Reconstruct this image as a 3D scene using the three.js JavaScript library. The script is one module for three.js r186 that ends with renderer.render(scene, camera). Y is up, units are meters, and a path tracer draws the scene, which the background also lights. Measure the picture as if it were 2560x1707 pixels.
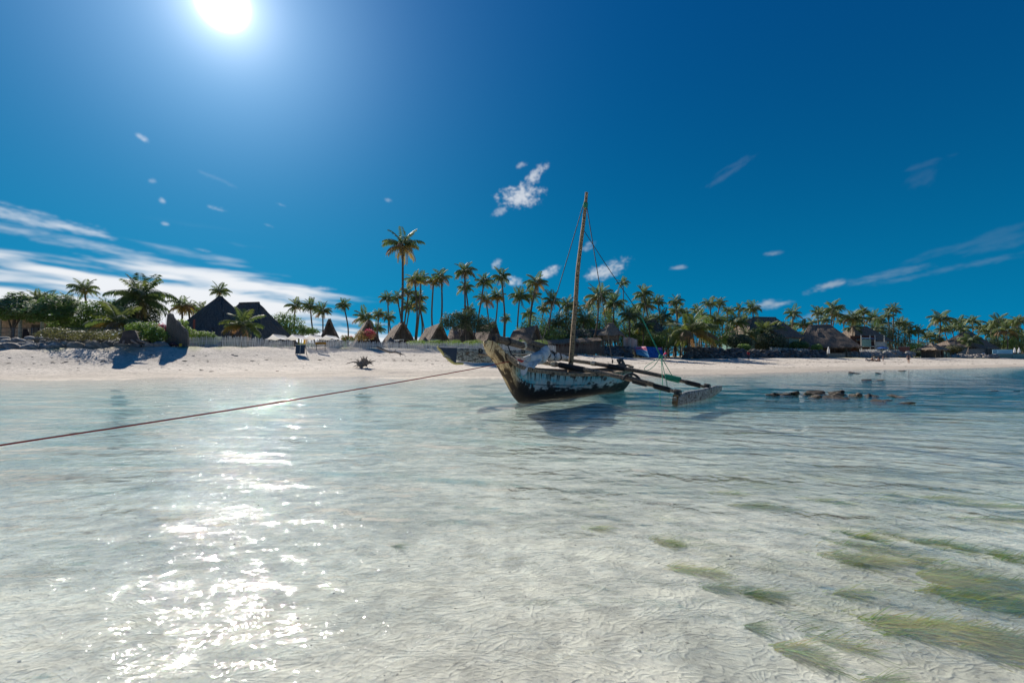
import * as THREE from 'three';
import { mergeGeometries, mergeVertices } from 'three/addons/utils/BufferGeometryUtils.js';
import { MarchingCubes } from 'three/addons/objects/MarchingCubes.js';

// ---------------------------------------------------------------- camera, sky, sun, exposure
const EYE = 1.45, FOCAL = 1138, PITCH = Math.atan((895 - 853.5) / FOCAL);
const scene = new THREE.Scene();
const camera = new THREE.PerspectiveCamera(2 * Math.atan(853.5 / FOCAL) * 180 / Math.PI, 1024 / 682, 0.1, 6000);
camera.position.set(0, EYE, 0);
camera.rotation.x = PITCH;
scene.add(camera);
const renderer = new THREE.WebGLRenderer({ antialias: true });
renderer.setSize(1024, 682);
renderer.toneMapping = THREE.LinearToneMapping;
renderer.toneMappingExposure = 1.27;
renderer.shadowMap.enabled = true;

// direction of a place in the photograph (its pixels), and the point on that line of sight at a forward distance in metres
function ray(px, py) {
  const u = (px - 1280) / FOCAL, v = (853.5 - py) / FOCAL, c = Math.cos(PITCH), s = Math.sin(PITCH);
  return [u, v * c + s, -(c - v * s)];
}
function P(px, py, dist) { const r = ray(px, py), k = dist / -r[2]; return new THREE.Vector3(r[0] * k, EYE + r[1] * k, -dist); }

const SUN = new THREE.Vector3(...ray(556, 8)).normalize();
const sun = new THREE.DirectionalLight(new THREE.Color(1, 0.93, 0.83), 4.9);
sun.position.copy(SUN).multiplyScalar(150);
sun.target.position.set(0, 0, -30);
sun.position.add(sun.target.position);
sun.castShadow = true; sun.shadow.mapSize.set(4096, 4096); sun.shadow.radius = 1.2;
Object.assign(sun.shadow.camera, { left: -140, right: 140, top: 140, bottom: -140, near: 1, far: 400 });
scene.add(sun, sun.target);

// ---------------------------------------------------------------- random numbers and noise
function rng(seed) { let a = seed >>> 0; return () => { a |= 0; a = a + 0x6D2B79F5 | 0; let t = Math.imul(a ^ a >>> 15, 1 | a); t = t + Math.imul(t ^ t >>> 7, 61 | t) ^ t; return ((t ^ t >>> 14) >>> 0) / 4294967296; }; }
function hash(x, y, s) { let h = Math.imul(x, 374761393) ^ Math.imul(y, 668265263) ^ Math.imul(s, 1274126177); h = Math.imul(h ^ h >>> 13, 1274126177); return ((h ^ h >>> 16) >>> 0) / 4294967296; }
const fade = (t) => t * t * t * (t * (t * 6 - 15) + 10), lerp = (a, b, t) => a + (b - a) * t, clamp = (x, a = 0, b = 1) => Math.min(b, Math.max(a, x));
const smooth = (a, b, x) => { const t = clamp((x - a) / (b - a)); return t * t * (3 - 2 * t); };
// value noise in 0..1; with a period it tiles
function noise(x, y, s = 0, per = 0) {
  let x0 = Math.floor(x), y0 = Math.floor(y); const fx = fade(x - x0), fy = fade(y - y0); let x1 = x0 + 1, y1 = y0 + 1;
  if (per) { x0 = ((x0 % per) + per) % per; x1 = ((x1 % per) + per) % per; y0 = ((y0 % per) + per) % per; y1 = ((y1 % per) + per) % per; }
  return lerp(lerp(hash(x0, y0, s), hash(x1, y0, s), fx), lerp(hash(x0, y1, s), hash(x1, y1, s), fx), fy);
}
function fbm(x, y, s = 0, oct = 5, per = 0) { let a = 0.5, v = 0, n = 0; for (let i = 0; i < oct; i++) { v += a * noise(x, y, s + i * 17, per); n += a; a *= 0.5; x *= 2; y *= 2; per *= 2; } return v / n; }

// ---------------------------------------------------------------- the sky: clear air, brighter towards the sun, and clouds
{
  const W = 3072, H = 1536, data = new Float32Array(W * H * 4), D = 180 / Math.PI;
  const puffs = [];
  const puff = (px, py, w, h, tilt, strength, seed, streak = 1) => {
    const r = ray(px, py), l = Math.hypot(...r);
    puffs.push({ az: Math.atan2(r[0], -r[2]) * D, el: Math.asin(r[1] / l) * D, w: w / 20, h: h / 20, c: Math.cos(tilt / D), s: Math.sin(tilt / D), k: strength, seed, streak });
  };
  puff(1298, 490, 95, 55, 12, 1.05, 3); puff(1338, 438, 66, 22, 42, 0.9, 5); puff(1250, 528, 40, 16, 25, 0.5, 7); puff(1305, 412, 26, 12, 20, 0.5, 8);
  puff(1518, 674, 100, 34, 18, 0.95, 11, 1.6); puff(1376, 680, 48, 24, 25, 1, 13, 1.4); puff(1282, 702, 46, 24, -20, 0.9, 17); puff(1243, 662, 26, 20, 30, 0.6, 19);
  puff(1474, 614, 38, 15, 25, 0.55, 23, 1.6); puff(1920, 762, 76, 20, 6, 0.85, 29, 2); puff(2040, 792, 50, 14, 4, 0.5, 31, 2); puff(2135, 784, 60, 16, 6, 0.5, 37, 2);
  puff(2070, 716, 66, 15, 14, 0.8, 41, 2); puff(2200, 690, 150, 13, 10, 0.34, 43, 4); puff(2400, 668, 220, 11, 8, 0.22, 47, 4); puff(2530, 600, 120, 22, 12, 0.1, 49, 4); puff(2420, 610, 170, 16, 14, 0.09, 53, 4);
  puff(1820, 432, 100, 20, 28, 0.08, 59, 3); puff(2305, 440, 44, 34, 40, 0.06, 61, 2); puff(2320, 408, 60, 10, 8, 0.07, 63, 2); puff(1700, 668, 40, 8, 4, 0.45, 67, 2); puff(1940, 632, 36, 8, 2, 0.45, 71, 2);
  puff(356, 346, 20, 9, -25, 0.55, 73); puff(404, 502, 10, 9, -40, 0.5, 79); puff(545, 523, 34, 8, -10, 0.45, 83, 2); puff(412, 559, 14, 6, 0, 0.45, 89); puff(700, 511, 26, 5, -12, 0.3, 97, 2);
  puff(545, 448, 70, 8, -14, 0.1, 101, 2.5); puff(506, 626, 30, 6, -6, 0.35, 103, 2); puff(970, 500, 18, 8, 0, 0.3, 107); puff(668, 563, 22, 5, -10, 0.28, 109, 2); puff(380, 452, 12, 7, 10, 0.3, 113);
  puff(80, 548, 190, 24, -7, 0.85, 127, 4); puff(130, 595, 190, 20, -4, 0.5, 131, 4); puff(640, 726, 200, 16, -5, 0.9, 137, 3); puff(760, 722, 110, 12, 4, 0.7, 139, 3);
  const base = [0.0008, 0.031, 0.138], low = [0.001, 0.20, 0.40];
  for (let j = 0; j < H; j++) {
    const el = ((j + 0.5) / H - 0.5) * 180, se = Math.sin(el / D), ce = Math.cos(el / D), row = puffs.filter((p) => Math.abs(el - p.el) < p.w * 1.1 + 0.4);
    if (el < 0) { for (let i = 0; i < W; i++) data.set([0.06, 0.2, 0.34, 1], (j * W + i) * 4); continue; }
    for (let i = 0; i < W; i++) {
      const th = ((i + 0.5) / W - 0.5) * 2 * Math.PI, x = ce * Math.cos(th), z = ce * Math.sin(th), o = (j * W + i) * 4;
      const e = Math.max(el, 0), g = Math.acos(clamp(x * SUN.x + se * SUN.y + z * SUN.z, -1, 1)) * D, az = Math.atan2(x, -z) * D;
      const f = Math.exp(-e / 14), near = 1 + (2.9 - 1.6 * f) * Math.exp(-g / 27), glow = 0.36 * Math.exp(-Math.pow(g / 10, 1.9)) + 0.10 * Math.exp(-Math.pow(g / 20, 2));
      let r = lerp(base[0], low[0], f) + glow * 0.55, gg = lerp(base[1], low[1], f) * near + glow * 0.72, b = lerp(base[2], low[2], f) * (1 + (near - 1) * 0.72) + glow * 0.8;
      const core = 24 * Math.exp(-Math.pow(g / 1.15, 2.4)) + 1.1 * Math.exp(-Math.pow(g / 2.5, 1.3));
      r += core; gg += core * 0.99; b += core * 0.97;
      // clouds
      let dens = 0;
      if (e > 0 && e < 60 && el > 0) {
        // a bank of stretched cloud low in the sky, thick to one side of the sun and thinning away from it
        if (e < 26) {
          const reach = 8.6 * smooth(-3, -31, az) * smooth(-178, -70, az) + 2.6 + 3 * smooth(60, 160, Math.abs(az));
          const bank = reach * 1.25 > e && az < 12, right = az > 60 && e < 9;
          if (bank || right) {
          const tilt = e + (az + 45) * 0.05 + 1.2 * (fbm(az * 0.11, e * 0.3, 5, 3) - 0.5);
          const n = fbm(az * 0.055 + 3, tilt * 0.62, 301, 6), n2 = fbm(az * 0.2 + 9, tilt * 1.9, 331, 4);
          if (reach * 1.25 > e && az < 12) dens = smooth(0.5, 0.72, n * 0.74 + n2 * 0.26 + 0.40 * (1 - e / reach) - 0.05) * smooth(reach * 1.25, reach * 0.7, e) * smooth(10, -14, az - 0) ;
          if (Math.abs(az) > 70 && az > 0) dens = Math.max(dens, 0.5 * smooth(0.56, 0.72, n) * smooth(9, 3, e) * smooth(60, 90, az));
          }
        }
        for (const p of row) {
          let dx = az - p.az; if (Math.abs(dx) > p.w * 1.25 + 0.4) continue;
          dx *= ce; const dy = el - p.el; if (Math.abs(dy) > p.w * 1.1 + 0.4) continue;
          const u = (dx * p.c + dy * p.s), v = (-dx * p.s + dy * p.c), q = Math.pow(u / (p.w * 0.62), 2) + Math.pow(v / (p.h * 0.62), 2);
          if (q > 3) continue;
          const n = fbm(u * 1.9 / p.streak + p.seed, v * 2.6 + p.seed * 1.7, p.seed, 5), fine = fbm(u * 7 / p.streak, v * 9, p.seed + 5, 3);
          dens = Math.max(dens, p.k * 0.72 * smooth(0.5, 1.06, n * 0.7 + fine * 0.3 + 0.38 * (1 - q)));
        }
      }
      if (dens > 0) {
        const t = Math.min(dens, 1) * 0.95, lit = 0.70 + 0.5 * Math.exp(-g / 18);
        const dim = az > 0 ? lerp(1, 0.55, smooth(0, 50, az)) : 1;
        r = lerp(r, lit * dim * 0.98, t); gg = lerp(gg, lit * lerp(1, dim, 0.85), t); b = lerp(b, lit * 1.03 * lerp(1, dim, 0.7), t);
      }
      data[o] = r * 0.9; data[o + 1] = gg * 0.9; data[o + 2] = b * 0.9; data[o + 3] = 1;
    }
  }
  const sky = new THREE.DataTexture(data, W, H, THREE.RGBAFormat, THREE.FloatType);
  sky.mapping = THREE.EquirectangularReflectionMapping; sky.colorSpace = THREE.LinearSRGBColorSpace; sky.magFilter = THREE.LinearFilter; sky.needsUpdate = true;
  scene.background = sky; scene.environment = sky;
}

// ---------------------------------------------------------------- helpers: textures, materials, names
function tex(w, h, fn, srgb = true) {
  const d = new Uint8Array(w * h * 4);
  for (let j = 0; j < h; j++) for (let i = 0; i < w; i++) { const c = fn(i / w, j / h, i, j), o = (j * w + i) * 4; d[o] = clamp(c[0]) * 255; d[o + 1] = clamp(c[1]) * 255; d[o + 2] = clamp(c[2]) * 255; d[o + 3] = 255; }
  const t = new THREE.DataTexture(d, w, h, THREE.RGBAFormat); t.magFilter = THREE.LinearFilter; t.wrapS = t.wrapT = THREE.RepeatWrapping; if (srgb) t.colorSpace = THREE.SRGBColorSpace; t.needsUpdate = true; return t;
}
const grey = (w, h, fn) => tex(w, h, (u, v, i, j) => { const g = fn(u, v, i, j); return [g, g, g]; }, false);
const lin = (r, g, b) => new THREE.Color().setRGB(r, g, b);
const mat = (r, g, b, roughness = 0.85, more = {}) => new THREE.MeshStandardMaterial({ color: lin(r, g, b), roughness, ...more });
const taken = {};
function numbered(name) { const n = taken[name] = (taken[name] ?? -1) + 1; return n ? name + '_' + String(n).padStart(3, '0') : name; }
const shade = (o) => { o.castShadow = true; o.receiveShadow = true; return o; };
function part(name, geo, m, parent) { const o = shade(new THREE.Mesh(geo, m)); o.name = name; parent.add(o); return o; }
function tag(o, label, category, group) { o.userData.label = label; o.userData.category = category; if (group) o.userData.group = group; return o; }
function thing(name, label, category, pos = [0, 0, 0], turn = 0, group) {
  const o = new THREE.Group(); o.name = numbered(name); o.position.set(...(pos.isVector3 ? pos.toArray() : pos)); o.rotation.y = turn; scene.add(o); return tag(o, label, category, group);
}
function single(name, geo, m, label, category, group) { const o = shade(new THREE.Mesh(geo, m)); o.name = numbered(name); scene.add(o); return tag(o, label, category, group); }
function structure(name, geo, m) { const o = shade(new THREE.Mesh(geo, m)); o.name = numbered(name); o.userData.kind = 'structure'; scene.add(o); return o; }
const V = (x, y, z) => new THREE.Vector3(x, y, z);
function tube(points, radii, sides = 8, steps = 0, capped = true) {
  // a tapered round bar along a curve through points; radii given at the points
  const pts = points.map((p) => p.isVector3 ? p : V(...p)), n = steps || Math.max(2, (pts.length - 1) * 6), curve = pts.length > 2 ? new THREE.CatmullRomCurve3(pts, false, 'centripetal') : new THREE.LineCurve3(pts[0], pts[1]);
  const rad = (t) => { if (typeof radii === 'number') return radii; const s = t * (radii.length - 1), k = Math.min(radii.length - 2, Math.floor(s)); return lerp(radii[k], radii[k + 1], s - k); };
  const pos = [], uv = [], idx = []; let N = null, last = null; const len = curve.getLength();
  for (let i = 0; i <= n; i++) {
    const t = i / n, c = curve.getPoint(t), T = curve.getTangent(t).normalize();
    if (!N) { N = Math.abs(T.y) < 0.9 ? V(0, 1, 0) : V(1, 0, 0); } N = N.clone().addScaledVector(T, -N.dot(T)).normalize();
    const B = T.clone().cross(N), r = rad(t);
    for (let k = 0; k <= sides; k++) { const a = k / sides * 2 * Math.PI, ca = Math.cos(a) * r, sa = Math.sin(a) * r; pos.push(c.x + N.x * ca + B.x * sa, c.y + N.y * ca + B.y * sa, c.z + N.z * ca + B.z * sa); uv.push(k / sides, t * len); }
    last = c;
  }
  const w = sides + 1;
  for (let i = 0; i < n; i++) for (let k = 0; k < sides; k++) { const a = i * w + k, b = a + 1, c = a + w, d = c + 1; idx.push(a, b, c, b, d, c); }
  if (capped) for (const [row, c, flip] of [[0, curve.getPoint(0), 1], [n, curve.getPoint(1), 0]]) {
    const m = pos.length / 3; pos.push(c.x, c.y, c.z); uv.push(0.5, 0); const s = m + 1;
    for (let k = 0; k <= sides; k++) { const q = (row * w + k) * 3; pos.push(pos[q], pos[q + 1], pos[q + 2]); uv.push(0.5, 0.1); }
    for (let k = 0; k < sides; k++) flip ? idx.push(m, s + k + 1, s + k) : idx.push(m, s + k, s + k + 1);
  }
  const g = new THREE.BufferGeometry(); g.setAttribute('position', new THREE.Float32BufferAttribute(pos, 3)); g.setAttribute('uv', new THREE.Float32BufferAttribute(uv, 2)); g.setIndex(idx); g.computeVertexNormals(); return g;
}
function box(w, h, d, x = 0, y = 0, z = 0, ry = 0, rx = 0, rz = 0) {
  const g = new THREE.BoxGeometry(w, h, d); const p = g.attributes.position, n = g.attributes.normal, uv = g.attributes.uv;
  for (let i = 0; i < p.count; i++) { const ax = Math.abs(n.getX(i)), ay = Math.abs(n.getY(i)); uv.setXY(i, ax > 0.5 ? p.getZ(i) : p.getX(i), ay > 0.5 ? p.getZ(i) : p.getY(i)); }
  if (rx) g.rotateX(rx); if (rz) g.rotateZ(rz); if (ry) g.rotateY(ry); g.translate(x, y, z); return g;
}
function merged(list) { return mergeGeometries(list.map((g) => { const h = g.index ? g.toNonIndexed() : g; for (const k of Object.keys(h.attributes)) if (!['position', 'normal', 'uv'].includes(k)) h.deleteAttribute(k); return h; }), false); }

// ---------------------------------------------------------------- the ground: sea bed, beach and the land behind, one sheet
function along(list) { return (x) => { if (x <= list[0][0]) { const [a, b] = list; return a[1] + (x - a[0]) * (b[1] - a[1]) / (b[0] - a[0]); } for (let i = 1; i < list.length; i++) if (x <= list[i][0] || i === list.length - 1) { const [x0, y0] = list[i - 1], [x1, y1] = list[i]; return y0 + (x - x0) * (y1 - y0) / (x1 - x0); } }; }
const soft = (f, w) => (x) => (f(x - w) + 2 * f(x - w / 2) + 2 * f(x) + 2 * f(x + w / 2) + f(x + w)) / 8;
const waterline = soft(along([[-200, -25], [-80, 6], [-60, 18], [-35, 31], [-18.6, 33.5], [-5.7, 36], [15.5, 38], [36, 50], [80, 72], [140, 100], [250, 145]]), 4);
const plantline = soft(along([[-200, -4], [-120, 13], [-60, 33], [-46, 38.8], [-40, 41.3], [-34.5, 44], [-30, 48.5], [-19.4, 57.5], [7.9, 75], [22.5, 80], [60, 95], [157, 140], [300, 200]]), 4);
const bermHeight = soft(along([[-120, 2.2], [-45, 2.2], [-36, 2.6], [-19.4, 2.85], [7.9, 2.35], [22.5, 1.45], [60, 1.6], [157, 1.45], [300, 1.5]]), 5);
function height(x, d) {
  const w = waterline(x), v = plantline(x), e = bermHeight(x), t = (d - w) / (v - w);
  if (t >= 1) return e + 0.5 * smooth(0, 40, d - v) + 0.25 * (fbm(x * 0.05, d * 0.05, 41, 3) - 0.5) * smooth(0, 10, d - v);
  const low = 0.10 * (fbm(x * 0.16, d * 0.3, 61, 4) - 0.5);
  if (t > 0) return e * Math.pow(t, 2.0) + low * smooth(1, 0.1, t) + 0.05 * (fbm(x * 0.35, d * 0.6, 71, 3) - 0.5);
  const s = w - d, bars = 0.28 * (fbm(x * 0.09, d * 0.42, 95, 4) - 0.47) * smooth(13, 3, s) * smooth(0, 2, s) * smooth(25, 8, x);
  const edge = 17.5 + 2.2 * (fbm(x * 0.09, 3, 91, 3) - 0.5) + 0.02 * x;
  const deep = smooth(3.5, 8, x + 1.5 * (fbm(d * 0.2, 1, 93, 2) - 0.5)) * smooth(edge - 2.5, edge + 3, d) * smooth(0, 9, s);
  return bars - 0.34 * smooth(0, 16, s) - 0.012 * Math.max(0, s - 4) * smooth(60, 0, s) * 0.4 - 2.1 * deep - 0.004 * Math.max(0, s - 45) + low * (0.7 + 0.6 * smooth(0, 8, s)) + 0.05 * (fbm(x * 0.9, d * 1.3, 81, 4) - 0.5);
}
const groundY = (x, z) => height(x, -z);
function sheet(nx, nz, k, reach, yOf, tile, colorOf) {
  const pos = [], uv = [], col = [], idx = [], m = Math.asinh(reach / k);
  for (let j = 0; j <= nz; j++) for (let i = 0; i <= nx; i++) {
    const x = k * Math.sinh((i / nx * 2 - 1) * m), d = k * Math.sinh((j / nz * 2 - 1) * m), y = yOf(x, d);
    pos.push(x, y, -d); uv.push(x / tile, d / tile); if (colorOf) col.push(...colorOf(x, d, y));
  }
  for (let j = 0; j < nz; j++) for (let i = 0; i < nx; i++) { const a = j * (nx + 1) + i; idx.push(a, a + 1, a + nx + 1, a + 1, a + nx + 2, a + nx + 1); }
  const g = new THREE.BufferGeometry(); g.setAttribute('position', new THREE.Float32BufferAttribute(pos, 3)); g.setAttribute('uv', new THREE.Float32BufferAttribute(uv, 2));
  if (colorOf) g.setAttribute('color', new THREE.Float32BufferAttribute(col, 3)); g.setIndex(idx); g.computeVertexNormals(); return g;
}
// sand: pale coral sand, damp by the sea, soil and litter under the trees
const mix3 = (a, b, t) => [lerp(a[0], b[0], t), lerp(a[1], b[1], t), lerp(a[2], b[2], t)];
function groundColor(x, d, y) {
  const w = waterline(x), v = plantline(x), t = (d - w) / (v - w), n = fbm(x * 0.22, d * 0.4, 111, 4);
  if (d > v) return mix3([0.66, 0.60, 0.52], [0.27, 0.30, 0.12], smooth(0.5, 0.58, fbm(x * 0.3, d * 0.3, 121, 4)) * smooth(0, 0.5, d - v)); // sandy ground with patches of grass
  const dry = [0.80, 0.745, 0.675], damp = [0.52, 0.475, 0.42], bed = [0.92, 0.855, 0.755];
  if (t > 0) { const wet = smooth(0.42, 0.22, t + 0.25 * (n - 0.5)), band = smooth(0.05, 0.0, Math.abs(t - 0.66 - 0.03 * (fbm(x * 0.1, 2, 7, 2) - 0.5)) - 0.012); return mix3(mix3(dry, [0.58, 0.53, 0.47], band * 0.6), damp, wet * 0.75); }
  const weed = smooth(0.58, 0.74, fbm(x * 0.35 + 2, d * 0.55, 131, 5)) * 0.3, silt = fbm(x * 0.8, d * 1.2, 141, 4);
  const deepWaterTint = smooth(-0.6, -1.2, y) * (0.9 + 0.4 * (silt - 0.5)); return mix3(mix3(mix3(mix3(bed, damp, smooth(-4, 0, d - w) * 0.7), [0.2, 0.2, 0.1], weed * 0.8), [0.5, 0.5, 0.45], smooth(0.45, 0.75, silt) * 0.55), [0.02, 0.25, 0.25], clamp(deepWaterTint));  // deep bed painted teal, standing in for light tinted by deep water
}
const sandMap = tex(1024, 1024, (u, v) => {
  const big = fbm(u * 6, v * 6, 151, 4, 6), mid = fbm(u * 40, v * 40, 161, 3, 40), grain = hash(Math.floor(u * 1024), Math.floor(v * 1024), 9);
  const film = smooth(0.47, 0.66, fbm(u * 26, v * 44, 165, 5, 26)), speck = smooth(0.6, 0.75, fbm(u * 90, v * 130, 167, 3, 90)), fleck = noise(u * 300, v * 300, 171, 300) > 0.93 ? 0.72 : 1; const g = (0.86 + 0.16 * (big - 0.5) + 0.16 * (mid - 0.5) + 0.06 * (grain - 0.5) - 0.10 * film - 0.10 * speck + 0.04) * fleck; return [g * 1.02, g, g * 0.97];
});
// relief of the sand: small uneven hollows whose rims run together in a net, over soft lumps and grain
function rims(u, v, s, n, warp) {
  const x = u * n + warp * (fbm(u * 12, v * 12, s + 50, 3, 12) - 0.5), y = v * n + warp * (fbm(u * 12, v * 12, s + 60, 3, 12) - 0.5), ix = Math.floor(x), iy = Math.floor(y); let f1 = 9, f2 = 9;
  for (let j = -1; j <= 1; j++) for (let i = -1; i <= 1; i++) { const cx = ((ix + i) % n + n) % n, cy = ((iy + j) % n + n) % n, d = Math.hypot(ix + i + hash(cx, cy, s) - x, iy + j + hash(cx, cy, s + 1) - y); if (d < f1) { f2 = f1; f1 = d; } else if (d < f2) f2 = d; }
  return 1 - smooth(0, 0.42, f2 - f1);
}
const sandBump = grey(1024, 1024, (u, v) => 0.22 * rims(u, v, 201, 30, 4) + 0.16 * rims(u, v, 221, 66, 6) + 0.62 * fbm(u * 14, v * 14, 231, 6, 14));
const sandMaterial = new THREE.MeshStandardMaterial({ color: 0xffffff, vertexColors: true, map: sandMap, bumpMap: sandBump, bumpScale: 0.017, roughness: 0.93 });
sandBump.repeat.set(1.1, 1.75);
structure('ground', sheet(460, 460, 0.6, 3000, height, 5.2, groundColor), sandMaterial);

// ---------------------------------------------------------------- the water: a rippled surface, and the clear blue-green body under it
function waveField(N, waves, seed) {
  const a = new Float32Array(N * N), R = rng(seed); let lo = 1e9, hi = -1e9;
  for (const [kmin, kmax, count, slope, aim, spread] of waves) for (let c = 0; c < count; c++) {
    const k = kmin * Math.pow(kmax / kmin, R()), th = aim + (R() + R() + R() - 1.5) * spread, kx = Math.round(k * Math.sin(th)), ky = Math.round(k * Math.cos(th)), ph = R() * 6.283, kk = Math.hypot(kx, ky) || 1, am = slope / kk / Math.sqrt(count);
    const dx = 2 * Math.PI * kx / N, cd = Math.cos(dx), sd = Math.sin(dx);
    for (let j = 0; j < N; j++) { const p0 = ph + 2 * Math.PI * ky * j / N; let cr = Math.cos(p0) * am, si = Math.sin(p0) * am, o = j * N; for (let i = 0; i < N; i++) { a[o++] += cr; const t = cr * cd - si * sd; si = si * cd + cr * sd; cr = t; } }
  }
  for (let i = 0; i < a.length; i++) { if (a[i] < lo) lo = a[i]; if (a[i] > hi) hi = a[i]; }
  return { a, lo, hi };
}
const WN = 2048, WTILE = 8;
// wave numbers per 8 m tile; slopes set how steep each band is
const wf = waveField(WN, [[3, 10, 14, 0.17, 0.1, 0.5], [10, 26, 26, 0.31, 0.12, 0.8], [26, 70, 34, 0.34, 0.1, 1.1], [70, 200, 40, 0.30, 0.0, 1.6], [200, 420, 34, 0.28, 0, 3], [420, 820, 40, 0.28, 0, 3]], 77);
const wb = new Float32Array(WN * WN * 4); for (let i = 0; i < WN * WN; i++) { const g = (wf.a[i] - wf.lo) / (wf.hi - wf.lo); wb[i * 4] = wb[i * 4 + 1] = wb[i * 4 + 2] = g; wb[i * 4 + 3] = 1; }
const waterBump = new THREE.DataTexture(wb, WN, WN, THREE.RGBAFormat, THREE.FloatType); waterBump.wrapS = waterBump.wrapT = THREE.RepeatWrapping; waterBump.magFilter = THREE.LinearFilter; waterBump.needsUpdate = true;
// heights were summed in units of one tile over 2 pi
const WATER_SLOPE = 0.32;
const waterMaterial = new THREE.MeshPhysicalMaterial({ color: 0xffffff, roughness: 0.025, transmission: 1, thickness: 0, ior: 1.33, bumpMap: waterBump, bumpScale: WATER_SLOPE * (wf.hi - wf.lo) * WTILE / (2 * Math.PI) });
const swell = (x, d) => { const r = Math.hypot(x, d), k = smooth(60, 8, r); return k * (0.006 * Math.sin(d * 5.1 + x * 0.9 + 2 * fbm(x * 0.3, d * 0.3, 401, 2)) + 0.005 * Math.sin(d * 3.3 - x * 1.1 + 3 * fbm(x * 0.2, d * 0.2, 411, 2)) + 0.004 * Math.sin(d * 1.9 + x * 0.4)); };
const waterSheet = sheet(440, 440, 0.6, 3000, (x, d) => swell(x, d), WTILE, null);
structure('water', waterSheet, waterMaterial);
const bodyMaterial = new THREE.MeshPhysicalMaterial({ color: 0xffffff, roughness: 0, transmission: 1, thickness: 1, ior: 1.33, transparent: true, opacity: 0.28, bumpMap: waterBump, bumpScale: waterMaterial.bumpScale * 1.35, attenuationColor: lin(0.22, 0.80, 0.92), attenuationDistance: 16 });
structure('water_body', waterSheet, bodyMaterial).position.y = -0.006;

// ---------------------------------------------------------------- palms
const leafLike = (r, g, b, more = {}) => new THREE.MeshPhysicalMaterial({ color: lin(r, g, b), roughness: 0.95, transmission: 0.45, thickness: 0, clearcoat: 0.22, clearcoatRoughness: 0.45, ...more });
const frondGreens = [leafLike(0.13, 0.19, 0.045), leafLike(0.17, 0.21, 0.05), leafLike(0.10, 0.16, 0.05)];
const frondYellow = leafLike(0.32, 0.22, 0.035), frondBrown = leafLike(0.24, 0.14, 0.06), frondLime = leafLike(0.16, 0.2, 0.035);
function frondGeometry(seed, a0, a1, leaflets = 30, span = 0.30, hang = 0.6) {
  // a frond one unit long, leaving the crown along +x at angle a0 and bending to a1 (degrees above level)
  const R = rng(seed), pos = [], idx = [], K = 14, spine = [V(0, 0, 0)], dirs = [];
  for (let i = 0; i <= K; i++) { const t = i / K, a = (a0 + (a1 - a0) * Math.pow(t, 1.25)) * Math.PI / 180; const d = V(Math.cos(a), Math.sin(a), 0.05 * Math.sin(seed + t * 3)).normalize(); dirs.push(d); if (i < K) spine.push(spine[i].clone().addScaledVector(d, 1 / K)); }
  const at = (t) => { const s = clamp(t) * K, k = Math.min(K - 1, Math.floor(s)); return [spine[k].clone().lerp(spine[k + 1], s - k), dirs[k].clone().lerp(dirs[k + 1], s - k).normalize()]; };
  for (let side = -1; side <= 1; side += 2) for (let i = 0; i < leaflets; i++) {
    const t = 0.14 + 0.86 * (i + 0.3 * R()) / leaflets, [p, d] = at(t), len = span * (0.45 + 0.75 * Math.sin(Math.PI * Math.pow(t, 0.8) * 0.93)) * (0.8 + 0.35 * R());
    const out = V(0, 0, side), n = out.clone().cross(d).multiplyScalar(side), lie = 0.35 + 0.75 * t, dr = hang * (0.75 + 0.5 * R());
    const q = d.clone().multiplyScalar(0.55 * lie).addScaledVector(out, 0.8).addScaledVector(V(0, -1, 0), dr * 0.55).addScaledVector(n, 0.12).normalize();
    const q2 = q.clone().addScaledVector(V(0, -1, 0), dr * 0.9).normalize(), mid = p.clone().addScaledVector(q, len * 0.5), tip = mid.clone().addScaledVector(q2, len * 0.5), w = d.clone().multiplyScalar(0.015 + 0.009 * R());
    const b = pos.length / 3; for (const s of [p.clone().addScaledVector(w, 0.5), mid.clone().add(w), mid.clone().sub(w), tip]) pos.push(s.x, s.y, s.z); idx.push(b, b + 1, b + 2, b + 1, b + 3, b + 2);
  }
  const g = new THREE.BufferGeometry(); g.setAttribute('position', new THREE.Float32BufferAttribute(pos, 3)); g.setIndex(idx); g.computeVertexNormals();
  const rib = tube(spine.filter((_, i) => i % 2 === 0), [0.014, 0.009, 0.003], 3, 7, false); rib.deleteAttribute('uv'); return mergeGeometries([g.toNonIndexed(), rib.toNonIndexed()]);
}
const FROND = { up: [[62, 8], [80, 38], [72, 20]].map((a, i) => frondGeometry(11 + i, ...a, 30, 0.26, 0.55)), mid: [[44, -50], [34, -36], [52, -34]].map((a, i) => frondGeometry(21 + i, ...a, 32, 0.30, 1.0)), low: [[14, -74], [4, -66], [22, -80]].map((a, i) => frondGeometry(31 + i, ...a, 30, 0.28, 1.2)), hang: [[-22, -84], [-38, -88]].map((a, i) => frondGeometry(41 + i, ...a, 22, 0.24, 0.6)) };
const barkMap = tex(64, 512, (u, v) => { const ring = 0.5 + 0.5 * Math.sin(v * 2 * Math.PI * 24 + 2 * noise(u * 4, v * 8, 3, 8)), g = 0.62 + 0.3 * fbm(u * 8, v * 32, 5, 3, 8) - 0.18 * Math.pow(ring, 4); return [g, g * 0.95, g * 0.88]; });
const palmBark = mat(0.42, 0.36, 0.30, 0.9, { map: barkMap }), palmBarkDark = mat(0.28, 0.245, 0.215, 0.9, { map: barkMap });
const coconut = mat(0.3, 0.22, 0.05, 0.6);
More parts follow.
